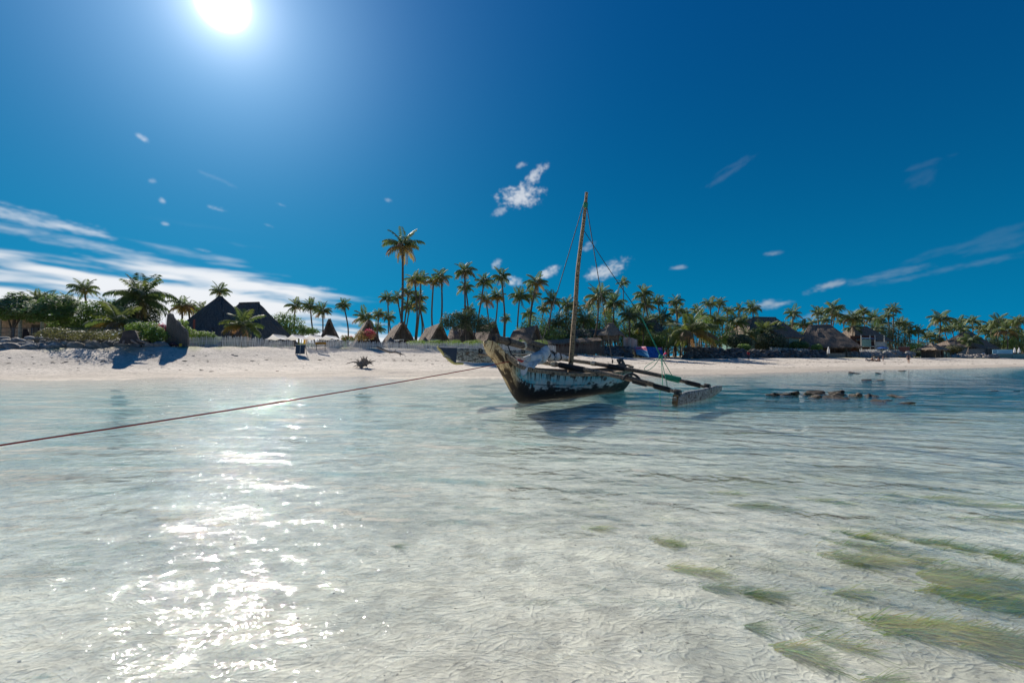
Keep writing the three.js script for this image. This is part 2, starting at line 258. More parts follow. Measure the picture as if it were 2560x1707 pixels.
function palm(px, py, w, dist, label, group, opt = {}) {
  const c = P(px, py, dist), R = rng(Math.round(px * 7 + py * 13)), rad = w / 2 / FOCAL * dist * (opt.big ?? (1.0 + 0.2 * ((px * 7.3) % 1))), lean = opt.lean ?? (R() - 0.5) * 0.28;
  const bx = opt.foot ? P(opt.foot, 895, dist).x : c.x - lean * (c.y - 2) , by = groundY(bx, c.z), h = c.y - by;
  const t = thing('palm_tree', label, 'palm', [bx, by - 0.15, c.z], 0, group);
  const dx = c.x - bx, bend = (opt.bend ?? (R() - 0.5) * 0.1) * h, r0 = opt.r ?? clamp(0.12 + h * 0.006, 0.12, 0.24);
  if (h > 0.5) part('trunk', tube([V(0, 0, 0), V(dx * 0.1 + bend * 0.3, h * 0.18, 0), V(dx * 0.38 + bend, h * 0.5, bend * 0.4), V(dx * 0.78 + bend * 0.5, h * 0.82, 0), V(dx, h + 0.15, 0)], [r0 * 1.5, r0, r0 * 0.86, r0 * 0.8, r0 * 0.75], 7, 14), R() < 0.5 ? palmBark : palmBarkDark, t);
  const heel = (R() - 0.5) * 0.5, heelTo = R() * 6.28, yellow = opt.yellow ?? 0.12, k = opt.k ?? (0.72 + 0.4 * R()), spin = R() * 6.28, wind = opt.wind ?? 0.12;
  for (const [set, n, first, from] of [['up', Math.round(6 * k), 0, 0.9], ['mid', Math.round(9 * k), 0.2, 1], ['low', Math.round(8 * k), 0.4, 1], ['hang', Math.round((opt.hang ?? 5) * k), 0.1, 0.72]]) for (let i = 0; i < n; i++) {
    const list = FROND[set], g = list[Math.floor(R() * list.length)], f = shade(new THREE.Mesh(g, (set === 'hang' || set === 'low') && R() < yellow * (set === 'hang' ? 2.2 : 1) ? (R() < 0.62 ? frondYellow : frondBrown) : opt.lime && R() < opt.lime ? frondLime : frondGreens[Math.floor(R() * 3)]));
    f.name = 'frond'; f.position.set(dx, h + 0.1 + (set === 'up' ? 0.15 : 0), 0); const s = rad * from * (0.86 + 0.3 * R()); f.scale.set(s, s * (0.9 + 0.25 * R()), s);
    const turn = spin + first + (i + 0.8 * R()) / n * 2 * Math.PI; f.rotation.set((R() - 0.5) * 0.5, turn, wind * -0.6 + heel * Math.cos(turn - heelTo) + (R() - 0.5) * 0.34); f.rotation.order = 'YXZ'; t.add(f);
  }
  if (h > 4 && (opt.hang ?? 5) > 1) { const nuts = []; for (let i = 0; i < 7; i++) { const a = i * 0.9 + spin, q = new THREE.IcosahedronGeometry(0.13, 1); q.deleteAttribute('uv'); q.scale(1, 1.25, 1); q.translate(dx + Math.cos(a) * (r0 + 0.16), h - 0.25 - 0.12 * (i % 3), Math.sin(a) * (r0 + 0.16)); nuts.push(q); } part('coconut_cluster', mergeGeometries(nuts), coconut, t).userData.kind = 'stuff'; }
  return t;
}
// what each palm stands by, for its label: places along the shore and what is found there
const LANDMARKS = [[40, 'behind the flat-topped almond tree'], [170, 'behind the tangled shrub thicket'], [735, 'behind the white canopy with yellow hangings'], [800, 'beside the grey-gabled hut above the canopies'], [868, 'beside the bougainvillea hut'], [915, 'behind the hut with the bougainvillea'], [965, 'beside the hut below the tallest palm'], [1030, 'beyond the tallest palm'], [1090, 'behind the hut with slim trunks'], [1165, 'behind the rounded dark tree'], [1230, 'behind the half-hidden hut past the dark tree'], [1300, 'behind the broad brown hut'], [1345, 'between the broad brown hut and the mast'], [1400, 'behind the long thatched wall'], [1470, 'behind the dark open shed'], [1535, 'behind the stilt hut'], [1610, 'behind the painted wall'], [1670, 'above the pink rider'], [1735, 'beside the spreading low palm'], [1800, 'above the leafy shrubs on the rubble bank'], [1850, 'beside the big hipped house'], [1915, 'in front of the big hipped house'], [1985, 'beside the open pavilion'], [2045, 'behind the open pavilion'], [2088, 'between the open pavilion and the grey house'], [2135, 'in front of the grey thatched house'], [2188, 'above the railed terrace'], [2230, 'behind the terrace tree'], [2285, 'beside the brick-coloured wall'], [2350, 'beside the pointed shelter'], [2405, 'in front of the steep thatched house'], [2440, 'behind the steep thatched house'], [2490, 'beyond the banner gate pier'], [2530, 'behind the blue banner'], [2560, 'by the folded white parasols']];
function palmLabel(px, py, w, o) { const where = LANDMARKS.reduce((m, q) => Math.abs(q[0] - px) < Math.abs(m[0] - px) ? q : m)[1], size = py < 700 ? 'very tall' : py < 730 ? 'tall' : py < 760 ? 'mid-height' : py < 790 ? 'shortish' : py < 815 ? 'short' : 'low', look = (o?.yellow ?? 0) > 0.4 ? ' with yellowing fronds' : (o?.lime ?? 0) > 0.3 ? ' with light green fronds' : ''; return size + (w > 52 ? ' broad-crowned' : w < 40 ? ' small-crowned' : '') + ' coconut palm' + look + ' ' + where; }
const G1 = 'coconut palms over the seawall gardens', G2 = 'coconut palms behind the A-frame huts', G3 = 'coconut palms rising from the dark grove', G4 = 'coconut palms among the large thatched houses', G5 = 'coconut palms by the banner';
for (const [x, y, w, d, o] of [[210, 724, 74, 75], [95, 748, 60, 68], [121, 750, 50, 74], [168, 755, 52, 72]]) palm(x, y, w, d, palmLabel(x, y, w, o), G1, { yellow: 0.1, ...o });
palm(351, 746, 138, 62, 'large dark bushy coconut palm beside the grey stick screen', 'coconut palms', { k: 1.25, yellow: 0.15, hang: 5 });
palm(292, 806, 128, 54, 'low young palm with yellow leaf bases behind the mesh fence', 'coconut palms', { k: 0.8, hang: 1, yellow: 0.5, lime: 0.4 });
palm(455, 764, 62, 66, 'coconut palm with orange dead fronds beside the big dark thatched roof', G1, { yellow: 0.8, foot: 460 }); palm(470, 770, 56, 70, 'coconut palm with orange dead fronds beside the big dark thatched roof', G1, { yellow: 0.8 });
palm(547, 728, 52, 92, 'palm crown showing above the peak of the big dark thatched roof', 'coconut palms', { lime: 0.4, hang: 2 }); palm(502, 772, 48, 84, 'small palm peeping over the sloping edge of the big dark roof', 'coconut palms', { lime: 0.4 });
palm(608, 815, 108, 60, 'low feathery palm growing in front of the big dark thatched roof', 'coconut palms', { k: 0.9, hang: 1, lime: 0.5, yellow: 0.5 });
for (const [x, y, w, d, o] of [[738, 764, 50, 95], [776, 766, 48, 92], [806, 777, 44, 96, { yellow: 0.5 }], [859, 764, 40, 100, { hang: 6 }], [913, 796, 56, 88, { lime: 0.8, yellow: 0.2 }], [947, 786, 38, 105, { yellow: 0.7 }], [971, 792, 42, 102], [969, 746, 40, 112], [993, 745, 40, 115], [1021, 730, 46, 112, { yellow: 0.6 }], [1045, 748, 46, 110, { yellow: 0.5 }], [1023, 766, 44, 120], [1050, 770, 42, 118], [943, 822, 36, 110, { hang: 1 }], [1036, 700, 52, 98, { yellow: 0.9, hang: 5 }], [1052, 698, 50, 106, { yellow: 0.6 }], [1084, 704, 48, 96, { yellow: 0.4 }], [1103, 694, 56, 94, { yellow: 0.6 }], [1162, 678, 58, 94, { yellow: 0.5 }], [1164, 718, 50, 104], [1210, 704, 54, 98], [1253, 692, 54, 96], [1214, 748, 56, 104, { yellow: 0.6 }], [1244, 742, 46, 102, { yellow: 0.9 }], [1173, 776, 34, 118], [1264, 796, 32, 120, { hang: 5 }]]) palm(x, y, w, d, palmLabel(x, y, w, o), G2, o);
palm(1006, 614, 90, 78, 'tallest slender coconut palm with yellowing fronds towering above the huts', 'coconut palms', { yellow: 0.9, foot: 1001, bend: 0.012, k: 0.95, hang: 4 });
for (const [x, y, w, d, o] of [[1299, 742, 56, 98], [1341, 706, 60, 94, { yellow: 0.5 }], [1331, 738, 54, 102], [1380, 752, 60, 92, { yellow: 0.6 }], [1418, 764, 60, 98], [1497, 742, 78, 88, { yellow: 0.3, foot: 1478 }], [1536, 758, 62, 94], [1609, 735, 52, 100], [1613, 762, 54, 104], [1645, 754, 42, 104], [1690, 754, 46, 102], [1692, 776, 46, 106], [1658, 792, 48, 98, { hang: 2 }], [1575, 790, 60, 92], [1462, 800, 60, 95, { lime: 0.2 }], [1395, 806, 56, 96], [1610, 815, 66, 90]]) palm(x, y, w, d, palmLabel(x, y, w, o), G3, o);
palm(1558, 708, 36, 108, 'small lone palm crown on a thin bare trunk above the grove', 'coconut palms', { hang: 0, k: 0.8, yellow: 0, foot: 1564, r: 0.13 });
palm(1726, 832, 118, 84, 'spreading low palm with bright fronds above the rubble bank', 'coconut palms', { k: 1.1, hang: 1, lime: 0.5, yellow: 0.4 });
for (const [x, y, w, d, o] of [[1775, 759, 46, 112], [1801, 757, 36, 118], [1820, 776, 42, 114], [1850, 772, 38, 120], [1882, 771, 46, 112], [1790, 798, 52, 104, { lime: 0.5 }], [1841, 804, 60, 106, { yellow: 0.2 }], [1754, 788, 36, 112], [1731, 814, 58, 100, { lime: 0.3 }], [1912, 828, 66, 106, { yellow: 0.4, lime: 0.3 }], [1938, 826, 54, 110], [1870, 838, 56, 102], [1984, 784, 46, 124], [1980, 812, 40, 126], [2009, 814, 36, 122, { lime: 0.4 }], [1986, 836, 44, 114], [2009, 846, 46, 116], [2045, 782, 40, 132], [2082, 771, 52, 128], [2088, 786, 42, 134], [2133, 796, 48, 132]]) palm(x, y, w, d, palmLabel(x, y, w, o), G4, o);
for (const [x, y, w, d, o] of [[2134, 820, 50, 136], [2160, 780, 36, 146], [2185, 797, 46, 142], [2188, 824, 48, 138], [2222, 788, 36, 150], [2234, 774, 38, 150], [2273, 828, 40, 146], [2298, 828, 36, 152], [2353, 798, 54, 148], [2362, 825, 40, 155], [2400, 805, 40, 156], [2409, 822, 40, 152], [2432, 803, 42, 156], [2426, 852, 50, 140], [2345, 850, 36, 150], [2496, 803, 46, 156], [2477, 816, 36, 162], [2517, 826, 62, 146, { yellow: 0.8, lime: 0.5 }], [2545, 803, 40, 158], [2552, 838, 46, 150, { lime: 0.4 }]]) palm(x, y, w, d, palmLabel(x, y, w, o), G5, { yellow: 0.15, hang: 2, ...o });

// the back row, smaller and half hidden between the others
{ const R = rng(606), back = 'coconut palms of the back row'; for (const [x, y, w] of [[1322, 786, 40], [1360, 772, 42], [1440, 776, 40], [1470, 764, 44], [1520, 782, 42], [1590, 776, 40], [1632, 800, 44], [1672, 806, 40], [1712, 786, 42], [1742, 776, 38], [1764, 804, 40], [1808, 800, 42], [1830, 822, 44], [1866, 800, 36], [1890, 806, 40], [1962, 822, 36], [2030, 806, 34], [2062, 800, 38], [2110, 802, 38], [2148, 800, 36], [2206, 806, 36], [2250, 806, 36], [2262, 812, 34], [2318, 842, 30], [2330, 836, 34], [2380, 818, 34], [2450, 818, 36], [2462, 826, 34], [2505, 812, 36], [2532, 812, 36], [2486, 836, 40]]) palm(x, y, w, (x < 1700 ? 112 : x < 2000 ? 128 : x < 2300 ? 152 : 166) + R() * 6, 'back-row ' + palmLabel(x, y, w, null), back, { yellow: 0.1, hang: 3 }); }

// ---------------------------------------------------------------- broad-leaved trees and shrubs
function foliage(seed, blobs, count, size, flat = 0.3) {
  const R = rng(seed), pos = [], idx = [], tot = blobs.reduce((s, b) => s + b[3] * b[4] + b[4] * b[5] + b[3] * b[5], 0);
  for (const [x, y, z, rx, ry, rz] of blobs) {
    const n = Math.round(count * (rx * ry + ry * rz + rx * rz) / tot);
    for (let i = 0; i < n; i++) {
      const u = R() * 2 - 1, a = R() * 6.2832, s = Math.sqrt(1 - u * u), dir = V(s * Math.cos(a), u, s * Math.sin(a));
      const lump = 0.72 + 0.55 * noise(dir.x * 2.6 + seed * 3.1 + 9, dir.y * 2.6 + dir.z * 2.2 + 9, seed), k = lump * Math.pow(0.35 + 0.65 * R(), 0.45), p = V(x + dir.x * rx * k, y + dir.y * ry * k, z + dir.z * rz * k);
      const nrm = V(R() - 0.5, R() - 0.5 + flat, R() - 0.5).addScaledVector(dir, 0.5).normalize(), t1 = V(R() - 0.5, R() - 0.5, R() - 0.5).cross(nrm).normalize(), t2 = nrm.clone().cross(t1), L = size * (0.6 + 0.8 * R());
      const b = pos.length / 3; for (const q of [p.clone().addScaledVector(t1, -L), p.clone().addScaledVector(t2, L * 0.5).addScaledVector(nrm, L * 0.12), p.clone().addScaledVector(t2, -L * 0.5).addScaledVector(nrm, L * 0.12), p.clone().addScaledVector(t1, L)]) pos.push(q.x, q.y, q.z);
      idx.push(b, b + 1, b + 2, b + 1, b + 3, b + 2);
    }
  }
  const g = new THREE.BufferGeometry(); g.setAttribute('position', new THREE.Float32BufferAttribute(pos, 3)); g.setIndex(idx); g.computeVertexNormals(); return g;
}
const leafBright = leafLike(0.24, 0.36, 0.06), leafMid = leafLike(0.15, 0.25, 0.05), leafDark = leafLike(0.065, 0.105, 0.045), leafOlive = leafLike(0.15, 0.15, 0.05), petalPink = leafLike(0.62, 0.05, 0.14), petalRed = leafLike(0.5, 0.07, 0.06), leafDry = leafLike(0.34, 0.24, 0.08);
const twigBark = mat(0.10, 0.08, 0.065, 0.9), paleBark = mat(0.34, 0.31, 0.27, 0.9);
// blobs given in the photograph's pixels round one distance: [px, py, half width, half height]
function shrub(name, dist, blobs, count, size, material, label, category, opt = {}) {
  const c0 = P(blobs[0][0], blobs[0][1], dist), gy = groundY(c0.x, -dist), k = dist / FOCAL, t = thing(name, label, category, [c0.x, gy, -dist], 0, opt.group), R = rng(Math.round(c0.x * 91 + dist * 3));
  const list = blobs.map(([px, py, w, h, dz = 0]) => { const p = P(px, py, dist); return [p.x - c0.x, p.y - gy, dz, w * k, h * k, Math.max(w, h) * k * (opt.deep ?? 0.8)]; });
  part(opt.crown ?? 'crown', foliage(Math.round(dist * 10 + blobs[0][0]), list, count, size, opt.flat), material, t);
  if (opt.trunk !== false) for (const b of opt.stems ?? list.slice(0, 3)) {
    const [sx, w] = opt.stems ? [P(b[0], 895, dist).x - c0.x, b[1]] : [b[0] * 0.7, 0.06 + b[4] * 0.04]; const near = list.reduce((m, q) => Math.abs(q[0] - sx) < Math.abs(m[0] - sx) ? q : m, list[0]);
    part('trunk', merged([tube([V(sx, -0.2, 0), V(sx + (R() - 0.5) * 0.3, near[1] * 0.45, 0), V(lerp(sx, near[0], 0.6), near[1], 0)], [w * 1.2, w, w * 0.6], 6), tube([V(sx, near[1] * 0.5, 0), V(near[0] + near[3] * 0.5, near[1] + near[4] * 0.4, 0.2)], [w * 0.6, w * 0.2], 5), tube([V(sx, near[1] * 0.45, 0), V(near[0] - near[3] * 0.5, near[1] + near[4] * 0.3, -0.2)], [w * 0.6, w * 0.2], 5)]), opt.bark ?? twigBark, t);
  }
  if (opt.bloom) part('blossoms', foliage(7 + blobs[0][0], list.map((b) => [b[0], b[1] + b[4] * 0.2, b[2] + 0.1, b[3] * 1.06, b[4] * 1.02, b[5] * 1.06]).filter((_, i) => !opt.bloomOn || opt.bloomOn.includes(i)), opt.bloomCount ?? 500, size * 0.8, 0.2), opt.bloom, t);
  return t;
}
shrub('almond_tree', 56, [[40, 775, 70, 26], [110, 782, 74, 24], [10, 772, 60, 24], [150, 760, 44, 22], [45, 748, 26, 18], [-60, 775, 60, 26]], 15000, 0.19, leafMid, 'broad flat-topped tree with layered glossy leaves over the seawall fence', 'tree', { stems: [[27, 0.2]], flat: 0.9, bark: twigBark });
shrub('garden_shrub', 60, [[200, 790, 50, 34], [250, 778, 46, 30], [165, 812, 44, 24], [225, 820, 60, 22], [285, 770, 36, 24]], 10000, 0.14, leafMid, 'tangled light green shrub thicket behind the mesh fence', 'shrub');
shrub('garden_shrub', 63, [[322, 800, 56, 36], [356, 790, 44, 34]], 6500, 0.14, leafDark, 'dark dense shrub under the large bushy palm', 'shrub');
shrub('garden_shrub', 46, [[372, 828, 34, 24], [396, 838, 22, 20], [345, 820, 26, 14]], 4200, 0.10, leafBright, 'bright green rounded shrub beside the end of the boulder seawall', 'shrub');
shrub('bougainvillea', 48, [[404, 822, 12, 12], [410, 834, 10, 14]], 700, 0.09, leafOlive, 'dark pink bougainvillea against the grey stick screen', 'shrub', { bloom: petalPink, bloomCount: 900, trunk: false });
shrub('garden_shrub', 43.5, [[190, 838, 60, 12], [260, 838, 60, 12], [130, 832, 40, 14], [320, 838, 30, 12]], 4200, 0.09, leafOlive, 'low dry undergrowth along the mesh fence', 'shrub', { trunk: false });
shrub('garden_shrub', 49.5, [[452, 818, 16, 20], [470, 836, 18, 16], [505, 842, 22, 14]], 2400, 0.10, leafBright, 'sprawling green creeper beside the grey stick screen', 'shrub', { trunk: false });
shrub('garden_shrub', 50, [[522, 846, 26, 16], [500, 850, 16, 12]], 2400, 0.09, leafBright, 'leafy green bush growing through the white picket fence', 'shrub', { trunk: false });
shrub('garden_tree', 82, [[722, 808, 34, 26], [700, 800, 22, 20], [745, 825, 40, 14], [690, 822, 24, 16], [775, 828, 26, 8]], 5200, 0.15, leafMid, 'broad-leaved garden tree behind the white canopies', 'tree', { stems: [[722, 0.14]] });
shrub('garden_tree', 78, [[660, 830, 26, 16], [640, 836, 20, 10]], 2000, 0.13, leafOlive, 'drooping olive tree at the lower edge of the big dark roof', 'tree', { bloom: petalRed, bloomCount: 250 });
shrub('bougainvillea', 60, [[905, 838, 17, 13], [924, 836, 14, 12]], 1500, 0.09, leafDry, 'pink and olive bougainvillea in front of an A-frame hut', 'shrub', { bloom: petalPink, bloomOn: [1], bloomCount: 700 });
shrub('garden_shrub', 61, [[862, 846, 10, 9], [876, 848, 12, 8]], 900, 0.08, leafBright, 'lime green and red flowering bush beside the end canopy', 'shrub', { bloom: petalRed, bloomCount: 300, trunk: false });
shrub('casuarina_tree', 76, [[1140, 800, 36, 24], [1180, 806, 36, 24], [1208, 812, 34, 22], [1118, 808, 22, 18], [1165, 790, 30, 16]], 9000, 0.12, leafDark, 'rounded dark green tree on three slim trunks in front of a hut', 'tree', { stems: [[1150, 0.1], [1186, 0.1], [1164, 0.08]], flat: 0 });
for (const [x, w] of [[1040, 26], [1085, 24], [1130, 22], [1180, 24], [1230, 26], [1290, 26], [1345, 24]]) shrub('hedge_shrub', 63 + (x - 1040) * 0.026, [[x, 857, w, 7], [x + 12, 856, w * 0.6, 8]], 1100, 0.07, leafBright, 'low leafy hedge shrub pushing through the picket fence below the huts', 'shrub', { trunk: false, group: 'hedge shrubs along the picket fence' });
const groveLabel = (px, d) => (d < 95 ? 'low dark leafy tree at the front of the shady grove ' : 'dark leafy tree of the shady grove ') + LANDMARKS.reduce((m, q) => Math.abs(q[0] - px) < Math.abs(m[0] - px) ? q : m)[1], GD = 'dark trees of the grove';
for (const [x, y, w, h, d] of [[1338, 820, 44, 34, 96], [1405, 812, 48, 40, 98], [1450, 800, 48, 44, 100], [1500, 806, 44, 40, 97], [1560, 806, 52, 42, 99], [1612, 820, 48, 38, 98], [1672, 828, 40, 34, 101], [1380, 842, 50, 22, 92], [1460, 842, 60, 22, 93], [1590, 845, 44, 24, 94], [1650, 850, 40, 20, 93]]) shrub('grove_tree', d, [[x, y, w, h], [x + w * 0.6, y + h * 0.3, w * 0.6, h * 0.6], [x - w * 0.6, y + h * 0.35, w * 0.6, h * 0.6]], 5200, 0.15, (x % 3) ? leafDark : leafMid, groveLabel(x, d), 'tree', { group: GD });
for (const [x, y, w, h, d, m, l] of [[1768, 808, 34, 22, 106, leafBright, 'bright green bushy tree beside the spreading low palm'], [1700, 846, 34, 20, 96, leafDark, 'dark shrub between the painted wall and the spreading low palm'], [1800, 838, 46, 24, 102, leafMid, 'leafy shrub mass above the rubble bank'], [1850, 852, 30, 18, 99, leafDark, 'dark shrub under the big hipped thatched roof'], [1860, 867, 16, 7, 95, leafBright, 'lime green bush on top of the rubble bank'], [1930, 852, 40, 22, 104, leafDark, 'dark shrub behind the pale garden fence'], [1995, 862, 26, 10, 108, leafMid, 'green shrub beside the open thatched pavilion'], [2042, 868, 14, 8, 104, leafBright, 'bright green bush in front of the open thatched pavilion'], [2240, 838, 34, 30, 148, leafDark, 'dark tree behind the white-railed terrace'], [2215, 826, 26, 22, 152, leafDark, 'dark tree over the thatched roof beside the terrace'], [2290, 868, 20, 10, 142, leafBright, 'yellow green bush beside the brick wall'], [2310, 880, 26, 12, 138, leafDark, 'dark hedge beside the round thatched shelter'], [2510, 850, 34, 26, 150, leafMid, 'leafy tree behind the blue banner'], [2550, 855, 30, 24, 146, leafMid, 'leafy tree beyond the closed white parasols'], [2475, 862, 24, 16, 148, leafDark, 'dark tree against the large steep thatched roof'], [2385, 872, 20, 9, 136, leafOlive, 'dry banana shrubs beside the small dugout sail']]) shrub('beach_shrub', d, [[x, y, w, h], [x + w * 0.55, y + h * 0.3, w * 0.55, h * 0.6], [x - w * 0.55, y + h * 0.35, w * 0.5, h * 0.6]], Math.round(1500 + w * 70), 0.16, m, l, w > 25 ? 'tree' : 'shrub');

// ---------------------------------------------------------------- thatched buildings
const thatchMap = tex(512, 512, (u, v) => { const strand = noise(u * 128, v * 12, 3, 128), row = (v * 8) % 1, g = 0.55 + 0.35 * strand + 0.25 * (fbm(u * 10, v * 10, 8, 4, 10) - 0.5) - 0.16 * smooth(0.85, 1, row); return [g * 1.03, g * 0.98, g * 0.93]; });
const thatchBump = grey(512, 512, (u, v) => 0.5 * noise(u * 128, v * 14, 3, 128) + 0.3 * ((v * 8) % 1) + 0.2 * fbm(u * 24, v * 24, 9, 3, 24));
const thatch = mat(0.42, 0.36, 0.315, 0.95, { map: thatchMap, bumpMap: thatchBump, bumpScale: 0.06 }), thatchDark = mat(0.30, 0.305, 0.31, 0.95, { map: thatchMap, bumpMap: thatchBump, bumpScale: 0.06 }), thatchTan = mat(0.5, 0.44, 0.37, 0.95, { map: thatchMap, bumpMap: thatchBump, bumpScale: 0.06 });
const woodMap = tex(256, 256, (u, v) => { const g = 0.62 + 0.4 * (fbm(u * 4, v * 40, 21, 4, 4) - 0.5) + 0.25 * (fbm(u * 3, v * 3, 22, 3, 3) - 0.5); return [g, g * 0.97, g * 0.93]; });
const board = mat(0.44, 0.385, 0.34, 0.9, { map: woodMap }), boardRed = mat(0.24, 0.09, 0.065, 0.9, { map: woodMap }), pole = mat(0.42, 0.37, 0.31, 0.9, { map: woodMap }), dim = board;
const plasterMap = tex(256, 256, (u, v) => { const g = 0.86 + 0.24 * (fbm(u * 6, v * 6, 31, 5, 6) - 0.5) - 0.25 * smooth(0.62, 0.8, fbm(u * 5, v * 9, 32, 4, 5)); return [g, g, g * 0.98]; });
const white = mat(0.74, 0.73, 0.7, 0.85, { map: plasterMap }), peach = mat(0.8, 0.55, 0.41, 0.9, { map: plasterMap }), tealWall = mat(0.3, 0.52, 0.5, 0.9, { map: plasterMap }), concrete = mat(0.42, 0.4, 0.37, 0.9, { map: plasterMap }), cloth = new THREE.MeshPhysicalMaterial({ color: lin(0.88, 0.87, 0.86), roughness: 0.98, transmission: 0.5, thickness: 0 });
// one thatched slope: a thick quilt over the corners a b (eave) c d (ridge), its surface uneven and its eave ragged
function slope(a, b, c, d, seed, thick = 0.28, amp = 0.15) {
  const n = 9, R = rng(seed), pos = [], uv = [], idx = [], nor = b.clone().sub(a).cross(d.clone().add(c).sub(a).sub(b).multiplyScalar(0.5)).normalize(), wide = a.distanceTo(b), tall = a.clone().add(b).distanceTo(c.clone().add(d)) / 2, m = Math.max(6, Math.round(wide * 1.6));
  for (let face = 0; face < 2; face++) for (let j = 0; j <= n; j++) for (let i = 0; i <= m; i++) {
    const s = i / m, t = j / n, p = a.clone().lerp(b, s).lerp(d.clone().lerp(c, s), t);
    if (j === 0) p.addScaledVector(a.clone().sub(d), (R() - 0.3) * 0.5 / Math.max(1, a.distanceTo(d)));
    p.addScaledVector(nor, face ? -thick * 0.5 : thick * 0.5 + amp * (fbm(s * wide * 0.7 + seed, t * tall * 0.9, seed, 3) - 0.5) * 2); pos.push(p.x, p.y, p.z); uv.push(s * wide / 3, t * tall / 3);
  }
  const w = m + 1, f = w * (n + 1);
  for (let j = 0; j < n; j++) for (let i = 0; i < m; i++) { const q = j * w + i; idx.push(q, q + 1, q + w, q + 1, q + w + 1, q + w, f + q, f + q + w, f + q + 1, f + q + 1, f + q + w, f + q + w + 1); }
  const rim = []; for (let i = 0; i < m; i++) rim.push([i, i + 1]); for (let j = 0; j < n; j++) rim.push([j * w + m, (j + 1) * w + m]); for (let i = m; i > 0; i--) rim.push([n * w + i, n * w + i - 1]); for (let j = n; j > 0; j--) rim.push([j * w, (j - 1) * w]);
  for (const [p, q] of rim) idx.push(p, f + p, q, q, f + p, f + q);
  const g = new THREE.BufferGeometry(); g.setAttribute('position', new THREE.Float32BufferAttribute(pos, 3)); g.setAttribute('uv', new THREE.Float32BufferAttribute(uv, 2)); g.setIndex(idx); const h = g.toNonIndexed(); h.computeVertexNormals(); return h;
}
// a hipped roof on a rectangle w by d with eaves at y0, ridge r long at y1; returns its four slopes
function hipped(w, d, y0, y1, r, seed, shift = 0) {
  const A = V(-w / 2, y0, d / 2), B = V(w / 2, y0, d / 2), C = V(w / 2, y0, -d / 2), D = V(-w / 2, y0, -d / 2), E = V(-r / 2 + shift, y1, 0), F = V(r / 2 + shift, y1, 0);
  return [slope(A, B, F, E, seed), slope(B, C, F, F, seed + 1), slope(C, D, E, F, seed + 2), slope(D, A, E, E, seed + 3)];
}
const posts = (list, y, r, m, t, name = 'post', y0 = -0.3) => list.forEach(([x, z], i) => part(name, tube([V(x, y0, z), V(x + 0.02 * (i % 3), y, z)], [r * 1.1, r], 6, 2), m, t));
// A-frame huts: two steep thatched slopes reaching the ground, a boarded gable set back under them
function hut(px, baseY, apexY, dist, w, turn, label, m = thatch) {
  const g = P(px, baseY, dist), top = P(px, apexY, dist).y, gy = groundY(g.x, -dist), h = top - gy, t = thing('thatched_hut', label, 'hut', [g.x, gy, -dist], turn, 'A-frame thatched huts'), L = w * 1.15, s = Math.round(px);
  const A = V(-w / 2, 0.05, L / 2), B = V(-w / 2, 0.05, -L / 2), a = V(w / 2, 0.05, L / 2), b = V(w / 2, 0.05, -L / 2), E = V(0, h, L / 2 + 0.25), F = V(0, h * 0.84, -L / 2 - 0.1);
  part('roof_slope', slope(B, A, E, F, s, 0.34), m, t); part('roof_slope', slope(a, b, F, E, s + 1, 0.34), m, t);
  // gable boards, each lapped over the one below; a dark vent is left at the peak
  const n = 11; for (let i = 4; i < n; i++) { const y0 = h * 0.82 * i / n, y1 = h * 0.82 * (i + 1) / n, hw = (y) => w / 2 * (1 - y / h) - 0.12; const sh = new THREE.Shape([new THREE.Vector2(-hw(y0), y0), new THREE.Vector2(hw(y0), y0), new THREE.Vector2(hw(y1), y1), new THREE.Vector2(-hw(y1), y1)]); const q = new THREE.ExtrudeGeometry(sh, { depth: 0.04, bevelEnabled: false }); q.translate(0, 0, L / 2 - 0.62 + 0.012 * (i % 2)); part('gable_board', q, board, t); }
  const hw = w / 2 * (1 - 0.02) - 0.2, y1 = h * 0.82 * 4 / n - 0.03, sh = new THREE.Shape([new THREE.Vector2(-hw, 0.05), new THREE.Vector2(hw, 0.05), new THREE.Vector2(w / 2 * (1 - y1 / h) - 0.2, y1), new THREE.Vector2(-w / 2 * (1 - y1 / h) + 0.2, y1)]);
  const front = new THREE.ExtrudeGeometry(sh, { depth: 0.06, bevelEnabled: false }); front.translate(0, 0, L / 2 - 1.4); part('front_wall', front, boardRed, t);
  part('door', box(0.85, Math.min(1.9, y1 * 0.9), 0.05, 0.1, Math.min(1.9, y1 * 0.9) / 2 + 0.06, L / 2 - 1.3), dim, t);
  part('porch_floor', box(w * 0.82, 0.14, 1.1, 0, 0.1, L / 2 - 0.72), board, t); return t;
}
hut(826, 840, 800, 84, 4.1, 0.28, 'A-frame thatched hut with a grey gable above the white canopies');
hut(913, 852, 803, 80, 4.6, 0.5, 'A-frame thatched hut behind the pink bougainvillea');
hut(994, 854, 807, 80, 5.0, 0.55, 'A-frame thatched hut at the foot of the tallest palm');
hut(1082, 855, 811, 80, 4.8, 0.6, 'A-frame thatched hut between two slim palm trunks beside the dark tree');
hut(1150, 857, 806, 84, 5.0, 0.6, 'A-frame thatched hut half hidden by the rounded dark tree');
hut(1216, 858, 806, 88, 4.8, 0.62, 'thatched hut whose roof shows just past the rounded dark tree');
hut(1312, 862, 815, 86, 5.2, 0.75, 'A-frame thatched hut with a broad brown roof nearest the mast');
